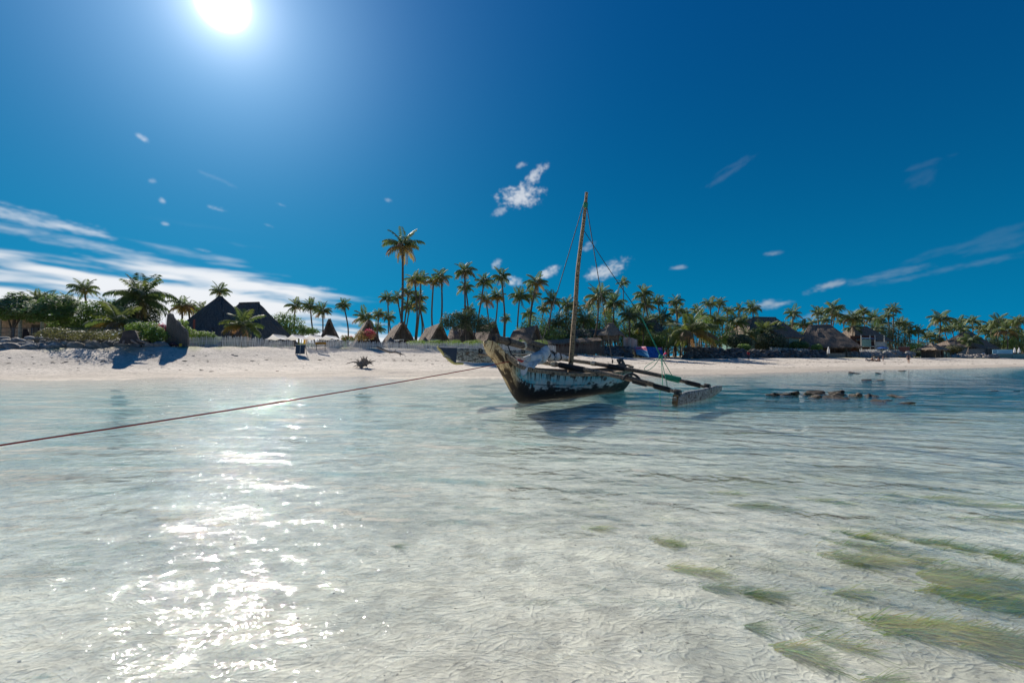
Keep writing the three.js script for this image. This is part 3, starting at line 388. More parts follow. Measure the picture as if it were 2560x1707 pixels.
for (const [px, d, l] of [[976, 66, 'small dark thatched parasol in front of the hut below the tallest palm'], [1062, 67, 'small dark thatched parasol in front of the hut beside the dark tree'], [858, 62, 'small dark blue-grey thatched parasol beside the end canopy'], [1300, 72, 'small thatched parasol in front of the broad brown hut']]) {
  const g = P(px, 858, d), gy = groundY(g.x, -d), t = thing('thatched_parasol', l, 'parasol', [g.x, gy, -d]); const y = P(px, 842, d).y - gy; const cone = new THREE.ConeGeometry(0.95, y * 0.55, 12, 3, true); cone.translate(0, y - y * 0.275, 0); part('canopy', cone, thatchDark, t); posts([[0, 0]], y - 0.1, 0.05, pole, t, 'pole');
}
// wooden gate frames in front of the huts
for (const [px, d, l] of [[1000, 64, 'pale timber gate frame in front of the hut below the tallest palm'], [1086, 65, 'pale timber gate frame in front of the hut beside the dark tree']]) { const g = P(px, 860, d), gy = groundY(g.x, -d), t = thing('gate_frame', l, 'gate', [g.x, gy, -d]), y = P(px, 849, d).y - gy; posts([[-0.45, 0], [0.45, 0]], y, 0.05, white, t); part('top_rail', box(1.05, 0.1, 0.1, 0, y, 0), white, t); }

// the big dark roof: a steep pyramid with a ridged wing behind it
{
  const d = 66, c = P(556, 842, d), gy = groundY(c.x, -d), t = thing('thatched_pavilion', 'huge dark thatched roof with a steep peak and a ridged wing behind', 'pavilion', [c.x, gy, -d], -0.22), y = (py, dd = d) => P(556, py, dd).y - gy;
  const list = hipped(11.2, 9, 0.9, y(741), 0.35, 501); list.forEach((g, i) => { g.translate(-0.6, 0, 0); part('roof_slope', g, thatchDark, t); });
  const wing = hipped(11.5, 8, 1.0, y(760, 71), 3.4, 521); wing.forEach((g) => { g.translate(-0.2, 0, -5); part('wing_slope', g, thatchDark, t); });
  part('ridge_cap', tube([V(-2.0, y(760, 71) + 0.12, -5), V(1.6, y(760, 71) + 0.12, -5)], 0.2, 7, 6), thatchDark, t);
  const eave = slope(V(-3.6, 1.5, 4.7), V(2.6, 1.5, 4.7), V(1.8, 2.9, 3.3), V(-2.8, 2.9, 3.3), 541, 0.25); part('porch_slope', eave, thatchDark, t);
  posts([[-5, 4], [-2.5, 4.2], [0, 4.2], [2.5, 4.2], [4.5, 4], [-5.4, 0], [5.6, -3]], 1.5, 0.09, pole, t); part('back_wall', box(9.5, 1.5, 0.2, -0.4, 0.75, -2.4), boardRed, t); part('floor', box(10, 0.2, 8, -0.5, 0.0, 0), board, t);
  const s = thing('thatched_lean_to', 'low grey thatched lean-to with a red pipe beside the big dark roof', 'shed', [P(492, 840, 58).x, groundY(P(492, 840, 58).x, -58), -58], 0.1); const sy = P(492, 822, 58).y - s.position.y;
  part('roof_slope', slope(V(-1.6, sy - 1.0, 1.3), V(2.2, sy - 1.5, 1.3), V(1.0, sy - 0.6, -0.8), V(-1.5, sy, -0.8), 551, 0.2), thatch, s); posts([[-1.4, 1], [1.8, 1], [-1.3, -0.8]], sy - 1.0, 0.06, pole, s); part('chimney_pipe', tube([V(-0.7, 0, -0.5), V(-0.7, P(473, 798, 58).y - s.position.y, -0.5)], 0.12, 8, 2), mat(0.35, 0.1, 0.07), s);
}
// white gable canopies in a row
[[694, 'white cloth canopy at the end beside the big dark roof'], [741, 'white cloth canopy with yellow hangings behind the dark double board'], [785, 'white cloth canopy above the small yellow sign'], [824, 'white cloth canopy below the grey gabled hut']].forEach(([px, l], i) => {
  const d = 58, g = P(px, 862, d), gy = groundY(g.x, -d), t = thing('cloth_canopy', l, 'canopy', [g.x, gy, -d], 0, 'white canopies in a row'), yr = P(px, 836 + i * 0.7, d).y - gy, ye = P(px, 849, d).y - gy, w = 1.14 + 0.02 * i;
  for (const s of [-1, 1]) { const n = 8, pos = [], idx = []; for (let k = 0; k <= 4; k++) for (let j = 0; j <= n; j++) { const q = j / n, z = 1.2 - k * 0.75; pos.push(s * q * w, lerp(yr, ye, q) - 0.13 * Math.sin(q * Math.PI) - (j === n ? 0.06 * Math.sin(k * 2.2 + i) : 0), z); } for (let k = 0; k < 4; k++) for (let j = 0; j < n; j++) { const a = k * (n + 1) + j; idx.push(a, a + 1, a + n + 1, a + 1, a + n + 2, a + n + 1); } const q = new THREE.BufferGeometry(); q.setAttribute('position', new THREE.Float32BufferAttribute(pos, 3)); q.setIndex(idx); q.computeVertexNormals(); part('cloth_panel', q, cloth, t); }
  posts([[-w + 0.05, 1.1], [w - 0.05, 1.1], [-w + 0.05, -1.7], [w - 0.05, -1.7]], ye, 0.035, pole, t); part('ridge_pole', tube([V(0, yr, 1.2), V(0, yr, -1.8)], 0.035, 6, 2), pole, t);
  if (i === 1) for (const [x, c] of [[0.35, 0], [0.62, 0], [-0.4, 1]]) part('hanging', box(0.22, 0.8, 0.05, x, ye - 0.1, -1.4, 0.2), c ? leafOlive : mat(0.7, 0.42, 0.02, 0.9), t);
});
// the double board on the sand, the yellow sign, things lying by the screen
{
  const d = 50, g = P(750, 880, d), gy = groundY(g.x, -d), h = P(750, 861, d).y - gy, t = thing('display_board', 'pair of dark blue boards in a white frame standing on the sand', 'board', [g.x, gy, -d], 0.05), m = mat(0.02, 0.05, 0.085, 0.6);
  for (const s of [-1, 1]) part('panel', box(0.48, h * 0.86, 0.05, s * 0.265, h * 0.52, 0, 0, -0.12), m, t); part('middle_post', box(0.05, h, 0.07, 0, h * 0.5, 0.02, 0, -0.12), white, t); part('top_rail', box(1.1, 0.06, 0.09, 0, h * 0.98, -0.05), white, t); for (const s of [-1, 1]) part('leg', box(0.05, h, 0.05, s * 0.5, h * 0.48, -0.28, 0, 0.35), pole, t);
  const cv = document.createElement('canvas'); cv.width = 256; cv.height = 64; const c = cv.getContext('2d'); c.fillStyle = '#c08a2c'; c.fillRect(0, 0, 256, 64); c.fillStyle = '#6a4414'; c.font = 'bold 30px sans-serif'; c.textAlign = 'center'; c.fillText('RESTAURANT', 128, 43);
  const ct = new THREE.CanvasTexture(cv); ct.colorSpace = THREE.SRGBColorSpace; const d2 = 53, q = P(801, 858, d2), s = thing('fence_sign', 'small ochre sign with brown lettering on the white picket fence', 'sign', [q.x, groundY(q.x, -d2), -d2]); const y = q.y - s.position.y;
  const pl = box(1.25, 0.26, 0.04, 0, y, 0), uvp = pl.attributes.uv, pp = pl.attributes.position; for (let i = 0; i < uvp.count; i++) uvp.setXY(i, (pp.getX(i) + 0.625) / 1.25, (pp.getY(i) - y + 0.13) / 0.26); part('board', pl, new THREE.MeshStandardMaterial({ map: ct, roughness: 0.8 }), s); posts([[-0.5, -0.05], [0.5, -0.05]], y, 0.03, pole, s);
}
// fences of thin stakes
const stakeWhite = mat(0.82, 0.81, 0.77, 0.9), stakeGrey = mat(0.42, 0.385, 0.355, 0.9, { map: woodMap });
function stakes(list, dists, tops, step, m, label, name = 'picket_fence', jitter = 0.12, wide = 0.035, rails = true) {
  // list: photograph x positions along the fence; the stakes stand on the ground at the distances given
  const c = P(list[0], 860, dists[0]), t = thing(name, label, 'fence', [c.x, 0, -dists[0]]), geos = [], R = rng(list[0] * 3 + 1), railPts = [];
  for (let k = 0; k + 1 < list.length; k++) { const a = P(list[k], 860, dists[k]), b = P(list[k + 1], 860, dists[k + 1]), n = Math.max(1, Math.round(a.distanceTo(b) / step)); for (let i = 0; i < n; i++) { const s = (i + R() * 0.4) / n, x = lerp(a.x, b.x, s), z = lerp(a.z, b.z, s), gy = groundY(x, z), top = lerp(P(list[k], tops[k], dists[k]).y, P(list[k + 1], tops[k + 1], dists[k + 1]).y, s), h = Math.max(0.3, top - gy + (R() - 0.5) * jitter * 2); const q = new THREE.CylinderGeometry(wide * (0.5 + R() * 0.4), wide * (0.7 + R() * 0.5), h + 0.2, 5, 1); q.rotateZ((R() - 0.5) * 0.13); q.translate(x - c.x, gy + h / 2 - 0.1, z - c.z); geos.push(q); if (i === 0) railPts.push(V(x - c.x, gy + h * 0.6, z - c.z - 0.05)); } }
  const p = part('pickets', merged(geos), m, t); p.userData.kind = 'stuff'; if (rails && railPts.length > 1) part('rail', tube(railPts, 0.025, 5), m, t); return t;
}
stakes([428, 470, 520, 560, 600, 640, 672], [47.5, 48, 49, 50, 51, 52, 52.5], [846, 845, 842, 841, 842, 844, 848], 0.085, stakeWhite, 'white picket fence of thin stakes in front of the big dark roof');
stakes([672, 700, 735], [52.5, 52.5, 53], [852, 852, 852], 0.10, stakeWhite, 'low white picket fence in front of the end canopy');
stakes([764, 800, 850, 890], [53, 54, 56, 57], [850, 851, 850, 852], 0.085, stakeWhite, 'white picket fence carrying the small ochre sign');
stakes([890, 960, 1040, 1120, 1200, 1290, 1390], [57, 58.5, 61, 63.5, 66, 69, 73], [854, 855, 856, 857, 858, 860, 863], 0.09, stakeWhite, 'long white picket fence running below the A-frame huts');
stakes([1390, 1430, 1470, 1512], [73, 74.5, 76, 78], [864, 862, 857, 855], 0.10, stakeGrey, 'grey rough stake fence below the stilt hut', 'stake_fence', 0.35, 0.05);
stakes([1925, 1970, 2030], [101, 103, 105], [868, 870, 872], 0.22, stakeWhite, 'pale garden fence behind the rubble bank', 'picket_fence', 0.1, 0.06);
stakes([2150, 2190, 2250], [122, 124, 126], [873, 873, 874], 0.25, stakeWhite, 'pale rail fence above the stone wall by the terrace', 'picket_fence', 0.05, 0.06);
// tall screen of woven sticks with a curved top
{
  const d = 47, g = P(440, 860, d), gy = groundY(g.x, -d), t = thing('stick_screen', 'tall grey woven stick screen with a swooping curved top', 'screen', [g.x, gy, -d]), k = d / FOCAL, X = (px) => (px - 440) * k, Y = (py) => P(440, py, d).y - gy, R = rng(5);
  const sh = new THREE.Shape(); [[416, 862], [417, 800], [418, 786], [424, 783], [431, 785], [434, 793], [439, 799], [446, 802], [452, 812], [462, 820], [470, 830], [472, 862]].forEach(([x, y], i) => i ? sh.lineTo(X(x), Y(y)) : sh.moveTo(X(x), Y(y)));
  const q = new THREE.ExtrudeGeometry(sh, { depth: 0.16, bevelEnabled: false }); part('woven_panel', q, mat(0.8, 0.75, 0.73, 0.95, { map: thatchMap, bumpMap: thatchBump, bumpScale: 0.08 }), t);
  const geos = []; for (let x = 417; x < 472; x += 1.2) { const top = x < 432 ? 785 : 785 + Math.pow((x - 432) / 40, 0.8) * 46; const h = Math.max(0.4, Y(top + R() * 8)); const c = new THREE.CylinderGeometry(0.018, 0.028, h, 5, 1); c.rotateZ((R() - 0.5) * 0.1); c.translate(X(x), h / 2, 0.2 + R() * 0.04); geos.push(c); } for (let i = 0; i < 5; i++) { const c = new THREE.CylinderGeometry(0.008, 0.014, 0.7, 4, 1); c.rotateZ((i - 2) * 0.28); c.translate(X(424 + i * 1.5), Y(783) + 0.25, 0.1); geos.push(c); } const s = part('sticks', merged(geos), mat(0.7, 0.66, 0.63, 0.9, { map: woodMap }), t); s.userData.kind = 'stuff';
}
// ---------------------------------------------------------------- stones
const stoneMap = tex(256, 256, (u, v) => { const g = 0.75 + 0.6 * (fbm(u * 5, v * 5, 41, 6, 5) - 0.5) + 0.2 * (hash(u * 256 | 0, v * 256 | 0, 4) - 0.5); return [g, g * 0.985, g * 0.96]; });
const stoneBump = grey(256, 256, (u, v) => fbm(u * 6, v * 6, 43, 6, 6));
const stones = [[0.62, 0.62, 0.6], [0.52, 0.535, 0.54], [0.64, 0.58, 0.53], [0.7, 0.65, 0.59]].map((c) => mat(...c, 0.9, { map: stoneMap, bumpMap: stoneBump, bumpScale: 0.05 })), stonesDark = [[0.15, 0.145, 0.14], [0.22, 0.21, 0.205], [0.34, 0.325, 0.31]].map((c) => mat(...c, 0.9, { map: stoneMap, bumpMap: stoneBump, bumpScale: 0.05 })), reef = [[0.12, 0.10, 0.075], [0.075, 0.062, 0.05], [0.24, 0.205, 0.16]].map((c) => mat(...c, 0.8, { map: stoneMap, bumpMap: stoneBump, bumpScale: 0.06 }));
function rock(seed, detail = 2, rough = 0.35) {
  const g0 = new THREE.IcosahedronGeometry(1, detail), uv = []; g0.deleteAttribute('uv'); g0.deleteAttribute('normal'); const g = mergeVertices(g0), p = g.attributes.position, cut = rng(seed), planes = Array.from({ length: 7 }, () => [V(cut() - 0.5, cut() - 0.5, cut() - 0.5).normalize(), 0.62 + 0.3 * cut()]);
  for (let i = 0; i < p.count; i++) { const v = V().fromBufferAttribute(p, i); for (const [n, k] of planes) { const e = v.dot(n) - k; if (e > 0) v.addScaledVector(n, -e * 0.85); } const q = 1 + rough * (fbm(v.x * 1.9 + v.y + seed, v.y * 1.9 + v.z * 1.7 + seed * 2, seed, 5) - 0.5); v.multiplyScalar(q); p.setXYZ(i, v.x, v.y, v.z); uv.push(v.x * 0.5 + v.y * 0.2, v.z * 0.5 + v.y * 0.4); }
  g.setAttribute('uv', new THREE.Float32BufferAttribute(uv, 2)); g.computeVertexNormals(); return g;
}
const rocks = Array.from({ length: 8 }, (_, i) => rock(601 + i)), rocksSmall = Array.from({ length: 6 }, (_, i) => rock(641 + i, 1)), rocksRough = Array.from({ length: 5 }, (_, i) => rock(661 + i, 3, 1.5));
function stone(t, list, m, x, y, z, sx, sy, sz, R) { const o = shade(new THREE.Mesh(list[Math.floor(R() * list.length)], m[Math.floor(R() * m.length)])); o.name = 'stone'; o.position.set(x - t.position.x, y - t.position.y, z - t.position.z); o.scale.set(sx, sy, sz); o.rotation.set((R() - 0.5) * 0.5, R() * 6.28, (R() - 0.5) * 0.4); t.add(o); return o; }
{ // the boulder seawall
  const t = thing('boulder_seawall', 'seawall of large loose grey boulders below the garden fence', 'seawall', [P(200, 873, 42).x, 0, -42]), R = rng(12);
  for (let row = 0; row < 4; row++) for (let px = -90 + row * 9; px < 404; px += (24 + R() * 22) * (row === 0 ? 1.15 : 0.9)) {
    const d = 40 + px * 0.013 + row * 0.85 + R() * 0.3, top = 871 - row * 8.2 + (R() - 0.5) * 3; if (px > 330 && row > 2) continue; const p = P(px, top, d), w = (0.42 + R() * 0.42) * (row ? 0.85 : 1.05); stone(t, rocks, stones, p.x, Math.max(p.y - 0.1, groundY(p.x, -d) + 0.05), -d, w * 1.15, w * (0.6 + R() * 0.25), w, R);
  }
  const e = thing('earth_bank', 'earth bank behind the boulder seawall', 'bank', [P(200, 873, 46).x, 0, -46]); const pos = [], idx = []; for (let i = 0; i <= 40; i++) { const px = -110 + i * 13; const a = P(px, 872, 41.3 + px * 0.013), b = P(px, 847, 44 + px * 0.013); for (const q of [V(a.x, groundY(a.x, a.z) - 0.3, a.z), V(b.x, b.y, b.z), V(b.x, b.y, b.z - 16), V(b.x, b.y - 2.5, b.z - 16.5)]) pos.push(q.x - e.position.x, q.y, q.z - e.position.z); if (i < 40) for (let k = 0; k < 3; k++) { const s = i * 4 + k; idx.push(s, s + 4, s + 1, s + 4, s + 5, s + 1); } }
  const g = new THREE.BufferGeometry(); g.setAttribute('position', new THREE.Float32BufferAttribute(pos, 3)); g.setIndex(idx); g.computeVertexNormals(); part('bank', g, mat(0.13, 0.12, 0.075, 0.95), e);
  const old = thing('tree_stump', 'big pale tree stump with roots on the boulder seawall', 'stump', [P(324, 848, 42.5).x, P(324, 848, 42.5).y, -42.5]); part('stump', tube([V(0, -0.4, 0), V(0, 0.3, 0), V(-0.1, 0.75, 0)], [0.85, 0.6, 0.5], 10, 8), mat(0.32, 0.27, 0.25, 0.9, { map: woodMap }), old); for (let i = 0; i < 7; i++) { const a = i * 0.9; part('root', tube([V(0.3 * Math.cos(a), 0, 0.3 * Math.sin(a)), V(0.9 * Math.cos(a) + 0.3, -0.25, 0.8 * Math.sin(a)), V(1.5 * Math.cos(a) + 0.6, -0.5, 1.1 * Math.sin(a))], [0.14, 0.09, 0.03], 5), mat(0.3, 0.24, 0.2, 0.9), old); }
}
{ // mesh fence on posts above the seawall
  const d = (px) => 44.3 + px * 0.013, t = thing('mesh_fence', 'thin wire mesh fence on dark posts above the boulder seawall', 'fence', [P(150, 850, 45).x, 0, -45]), m = mat(0.05, 0.07, 0.09, 0.6), L = (p) => V(p.x - t.position.x, p.y, p.z - t.position.z);
  for (let px = -60; px <= 320; px += 46) part('post', tube([L(P(px, 850, d(px))), L(P(px, 819, d(px)))], 0.05, 6, 2), m, t); for (const y of [820, 831, 840]) part('rail', tube([L(P(-60, y, d(-60))), L(P(120, y, d(120))), L(P(320, y, d(320)))], 0.022, 5, 6), m, t);
  const geos = []; for (let px = -60; px < 318; px += 3.6) geos.push(tube([L(P(px, 849, d(px))), L(P(px, 820, d(px)))], 0.006, 3, 1, false)); for (let y = 822; y < 849; y += 4) geos.push(tube([L(P(-60, y, d(-60))), L(P(318, y, d(318)))], 0.006, 3, 1, false)); part('wire_mesh', merged(geos), mat(0.3, 0.3, 0.3, 0.5, { metalness: 0.6 }), t).userData.kind = 'stuff';
  for (const [px, l, w] of [[62, 'dark twisted stump against the mesh fence', 0.24], [95, 'short dark post stump beside the mesh fence', 0.1], [106, 'thin weathered post stump beside the mesh fence', 0.08]]) { const q = P(px, 846, d(px) - 0.5), s = thing('post_stump', l, 'stump', [q.x, q.y, q.z]); part('stem', tube([V(0, -0.3, 0), V(0.03, 0.5, 0), V(-0.02, 1.05 - w * 0.5, 0)], [w * 1.1, w, w * 0.8], 7, 6), mat(0.09, 0.07, 0.07, 0.9, { map: woodMap }), s); }
}
{ // the peach house behind the almond tree
  const d = 62, g = P(50, 845, d), t = thing('peach_house', 'peach plastered house with white columns behind the seawall fence', 'house', [g.x, P(50, 850, d).y, -d], 0.1), y = P(50, 796, d).y - t.position.y; part('wall', box(9, y, 0.3, 0, y / 2, 0), peach, t); part('wall', box(0.3, y, 6, 4.4, y / 2, -3.1), peach, t); for (const x of [-4.3, -1.8, 0.7, 3.4]) part('column', tube([V(x, 0, 0.9), V(x, y, 0.9)], [0.2, 0.18], 10, 2), white, t); part('roof_slab', box(10, 0.35, 8.5, 0, y + 0.2, -2.6), white, t); for (const x of [-3, 2]) { const w = part('window', box(1.1, 1.2, 0.1, x, 1.5, 0.16), dim, t); part('frame', box(1.3, 0.1, 0.14, x, 0.86, 0.2), white, w); }
}
{ // rubble banks and stone walls along the far beach
  const bank = (label, x0, x1, dist, y0, y1, n, m, size, name = 'rubble_bank') => { const t = thing(name, label, 'stone bank', [P((x0 + x1) / 2, 890, dist(x0)).x, 0, -dist((x0 + x1) / 2)]), R = rng(Math.round(x0)); for (let i = 0; i < n; i++) { const s = R(), px = lerp(x0, x1, s), v = R(), dd = dist(px) + v * 2.6, p = P(px, lerp(y0(px), y1(px), v), dd), w = size * (0.5 + R()); stone(t, rocksSmall, m, p.x, Math.max(p.y - w * 0.3, groundY(p.x, -dd) + 0.02), -dd, w * 1.2, w * 0.8, w, R); } };
  bank('long dark bank of loose rubble below the spreading low palm', 1712, 1860, (x) => 82 + (x - 1712) * 0.045, (x) => 894, (x) => 868 + (x - 1712) * 0.03, 290, stonesDark, 0.42);
  bank('dark rubble bank below the big hipped thatched roof', 1855, 2065, (x) => 88 + (x - 1855) * 0.05, (x) => 894, (x) => 875, 280, stonesDark, 0.42);
  bank('dark rubble slope beside the stilt hut', 1508, 1580, (x) => 79, (x) => 884 + (x - 1508) * 0.1, (x) => 866, 150, stonesDark, 0.34);
  bank('pale stone bank below the railed terrace', 2110, 2285, (x) => 108 + (x - 2110) * 0.05, (x) => 892, (x) => 879, 260, stones, 0.42);
  bank('row of tan stones in front of the banner wall', 2382, 2495, (x) => 126 + (x - 2382) * 0.03, (x) => 894, (x) => 886, 130, [stones[2], stones[3]], 0.4);
}
{ // rocks standing out of the shallow water, and bits on the beach
  const R = rng(88); const W = (px, py, w, h, lab, grp) => { const d = EYE * FOCAL / (py - 895), p = P(px, py, d), t = thing('reef_rock', lab, 'rock', [p.x, 0, -d], 0, grp), k = d / FOCAL, s = Math.max(w, 6) * k / 2; const n = Math.max(1, Math.round(w / 26)); for (let i = 0; i < n; i++) stone(t, rocksRough, reef, p.x + (n > 1 ? (i / (n - 1) - 0.5) * 1.5 * s : 0), -0.02 + h * k * 0.05, -d + (R() - 0.5) * s * 0.4, s / n * 1.45, h * k * (0.38 + 0.26 * R()), s / n * 1.0, R); };
  for (const [x, y, w, h, l] of [[1932, 987, 26, 11, 'dark reef rock at the end of the reef line standing in the shallows'], [1962, 987, 32, 12, 'low dark reef rock second along the reef line'], [2000, 986, 48, 14, 'humped dark reef rock in the middle of the reef line'], [2040, 983, 36, 11, 'pale-topped reef rock behind the humped one'], [2056, 992, 56, 12, 'broad reef rock with a tan crest in front of the reef line'], [2096, 985, 30, 17, 'tall tan reef rock beside the gap in the reef line'], [2118, 989, 50, 11, 'long flat dark reef rock along the reef line'], [2162, 990, 44, 14, 'rounded brown reef rock at the seaward end of the reef line'], [2108, 996, 26, 6, 'small reef rock just breaking the surface below the reef line']]) W(x, y, w, h, l);
  for (const [x, y, w, h] of [[2196, 1003, 30, 5], [2216, 1000, 22, 6], [2252, 992, 30, 6], [2262, 1007, 26, 5], [2130, 932, 14, 3], [2146, 933, 10, 3], [2198, 933, 10, 3], [2255, 927, 12, 3], [2180, 950, 40, 3], [2490, 976, 12, 3], [2540, 977, 14, 3]]) W(x, y, w, h, 'small reef rock just breaking the surface of the blue shallows', 'small rocks in the blue shallows');
}
// ---------------------------------------------------------------- painted wall, stilt hut, houses
{
  const d = 82, mk = (w, h, draw) => { const cv = document.createElement('canvas'); cv.width = w; cv.height = h; draw(cv.getContext('2d'), w, h); const t = new THREE.CanvasTexture(cv); t.colorSpace = THREE.SRGBColorSpace; return new THREE.MeshStandardMaterial({ map: t, roughness: 0.85 }); };
  const t = thing('painted_wall', 'sloping sea wall painted pink and blue with graffiti lettering', 'wall', [P(1645, 893, d).x, 0, -d]), R = rng(9), L = (p) => V(p.x - t.position.x, p.y, p.z - t.position.z);
  const left = mk(256, 256, (c, w, h) => { c.fillStyle = '#5aa6cf'; c.fillRect(0, 0, w, h); c.fillStyle = '#e58aa6'; c.fillRect(0, 0, w, 105); c.fillStyle = '#f3c6cf'; c.fillRect(0, 0, w, 16); c.fillStyle = '#8d1f3f'; c.font = 'bold 62px sans-serif'; c.textAlign = 'center'; c.fillText('CAPTAIN', 128, 84, 240); c.fillStyle = '#14506f'; c.font = 'bold 66px sans-serif'; c.fillText('COOK', 150, 190, 150); });
  const right = mk(512, 256, (c, w, h) => { c.fillStyle = '#1f62ad'; c.fillRect(0, 0, w, h); c.strokeStyle = '#12284f'; c.lineWidth = 10; for (let i = 0; i < 70; i++) { const x = R() * w, y = 60 + R() * 190; c.beginPath(); c.moveTo(x, y); c.lineTo(x + (R() - 0.5) * 70, y + (R() - 0.5) * 40); c.stroke(); } c.strokeStyle = '#5fb0e6'; c.lineWidth = 5; for (let i = 0; i < 22; i++) { const x = R() * w, y = R() * h; c.beginPath(); c.moveTo(x, y); c.lineTo(x + 22, y - 18 * R()); c.stroke(); } c.fillStyle = '#e079a8'; c.fillRect(370, 8, 120, 46); });
  const face = (a, b, c, e, m, name) => { // quad a b (foot) c e (top) with thickness behind
    const back = V(0, 0, -0.5), P8 = [a, b, c, e].map(L), Q8 = P8.map((p) => p.clone().add(back)), pos = [], uv = []; const tri = (p, q, r, u) => { for (const v of [p, q, r]) pos.push(v.x, v.y, v.z); uv.push(...u); }; const quad = (p, q, r, s, u) => { tri(p, q, r, u ? [0, 0, 1, 0, 1, 1] : [0, 0, 0, 0, 0, 0]); tri(p, r, s, u ? [0, 0, 1, 1, 0, 1] : [0, 0, 0, 0, 0, 0]); };
    quad(...P8, true); quad(P8[3], P8[2], Q8[2], Q8[3]); quad(P8[1], Q8[1], Q8[2], P8[2]); quad(Q8[0], P8[0], P8[3], Q8[3]); quad(Q8[1], Q8[0], Q8[3], Q8[2]); const g = new THREE.BufferGeometry(); g.setAttribute('position', new THREE.Float32BufferAttribute(pos, 3)); g.setAttribute('uv', new THREE.Float32BufferAttribute(uv, 2)); g.computeVertexNormals(); part(name, g, m, t); };
  face(P(1593, 886, 82), P(1624, 894, 80), P(1615, 866, 82), P(1589, 866, 84), left, 'short_face'); face(P(1624.3, 894, 80), P(1660, 895, 81.5), P(1655, 869, 83.4), P(1615.3, 866.3, 82), right, 'long_face'); face(P(1577, 878, 84), P(1589, 880, 84), P(1588.6, 869, 84.6), P(1578, 870, 84.6), mat(0.45, 0.22, 0.32, 0.9), 'end_stub');
}
{
  const d = 83, g = P(1528, 880, d), gy = groundY(g.x, -d), t = thing('stilt_hut', 'little thatched lookout hut standing on wooden stilts', 'hut', [g.x, gy, -d], -0.35), Y = (py) => P(1528, py, d).y - gy, y0 = Y(851), y1 = Y(834), y2 = Y(809);
  part('floor', box(3.0, 0.14, 2.6, 0, y0, 0), board, t); part('wall', box(2.5, (y1 - y0) * 0.62, 0.1, 0, y0 + (y1 - y0) * 0.31 + 0.07, 1.15), thatchTan, t); part('wall', box(0.1, (y1 - y0), 2.2, -1.25, (y0 + y1) / 2, 0), thatchTan, t); part('wall', box(0.1, (y1 - y0), 2.2, 1.25, (y0 + y1) / 2, 0), thatchTan, t); part('wall', box(2.5, y1 - y0, 0.1, 0, (y0 + y1) / 2, -1.15), board, t);
  for (const x of [-1.15, -0.15, 0.35, 1.15]) part('wall_panel', box(0.3, (y1 - y0), 0.09, x, (y0 + y1) / 2, 1.24), thatchTan, t); const wdw = part('window', box(0.5, 0.4, 0.04, 0.7, y0 + (y1 - y0) * 0.7, 1.2), dim, t); part('shutter', box(0.52, 0.05, 0.1, 0.7, y0 + (y1 - y0) * 0.55, 1.27), board, wdw);
  hipped(4.1, 3.6, y1 - 0.35, y2 - 0.1, 0.9, 701).forEach((q) => part('roof_slope', q, thatchTan, t)); part('ridge_cap', tube([V(-0.5, y2 - 0.02, 0), V(0.5, y2 - 0.02, 0)], 0.2, 8, 6), thatchTan, t); posts([[-1.2, 1.1], [0.1, 1.15], [1.2, 1.1], [-1.2, -1.1], [1.2, -1.1], [-0.5, 1.15]], y0, 0.075, pole, t, 'stilt');
  const w = thing('thatched_wall', 'long low wall with a weathered thatched capping beside the stilt hut', 'wall', [P(1430, 860, 86).x, groundY(P(1430, 860, 86).x, -86), -86], 0.06), wy = P(1430, 856, 86).y - w.position.y; part('roof_slope', slope(V(-6.4, wy - 0.35, 0.9), V(5.6, wy + 0.25, 0.9), V(5.6, wy + 0.95, -0.3), V(-6.4, wy + 0.3, -0.3), 711, 0.2), thatchTan, w); part('wall', box(11.6, wy - 0.2, 0.3, -0.4, (wy - 0.2) / 2, 0.1), boardRed, w);
  const r = thing('roof_shed', 'dark open shed with a pale ridge pole behind the thatched wall', 'shed', [P(1482, 850, 92).x, groundY(P(1482, 850, 92).x, -92), -92]), ry = P(1482, 826, 92).y - r.position.y; part('roof_slope', slope(V(-4, ry - 1.2, 1.8), V(3.4, ry - 1.1, 1.8), V(3.4, ry + 0.1, -0.4), V(-4, ry - 0.1, -0.4), 721, 0.2), thatchDark, r); part('ridge_pole', tube([V(-4.2, ry + 0.05, -0.4), V(3.6, ry + 0.25, -0.4)], 0.09, 6, 4), paleBark, r); posts([[-3.6, 1.5], [0, 1.5], [3.2, 1.5]], ry - 1.2, 0.07, pole, r);
  for (let i = 0; i < 3; i++) { const q = P(1556 + i * 9, 878, 80), o = thing('plank_stack', ['broken tan board leaning below the stilt hut', 'grey corrugated sheet leaning on the rubble slope', 'rough pole leaning on the rubble slope'][i], 'scrap', [q.x, groundY(q.x, q.z), q.z], 0.4 * i); part('board', box(i === 2 ? 0.12 : 1.3, 0.08, 1.9, 0, 0.9, 0, 0, 0.9, 0.5 - i * 0.3), i ? board : mat(0.42, 0.26, 0.14, 0.9, { map: woodMap }), o); }
  for (let i = 0; i < 2; i++) { const q = P(1570 + i * 11, 858, 85), o = thing('cloth_sheet', ['grey tattered cloth hung over a frame beside the painted wall', 'pinkish tattered cloth hung above the painted wall'][i], 'cloth', [q.x, q.y, q.z]); const g2 = new THREE.PlaneGeometry(1.9, 1.9, 10, 10), p = g2.attributes.position; for (let k = 0; k < p.count; k++) { p.setZ(k, 0.25 * Math.sin(p.getX(k) * 5 + i) + 0.3 * fbm(p.getX(k) * 2 + 5, p.getY(k) * 2 + 5, 3 + i, 3)); p.setY(k, p.getY(k) - 0.3 * p.getX(k)); } g2.computeVertexNormals(); part('sheet', g2, i ? mat(0.5, 0.4, 0.38, 0.95) : mat(0.36, 0.36, 0.36, 0.95), o); posts([[-0.9, -0.1], [0.9, -0.1]], 0.9, 0.04, pole, o, 'post', -2.4); }
}
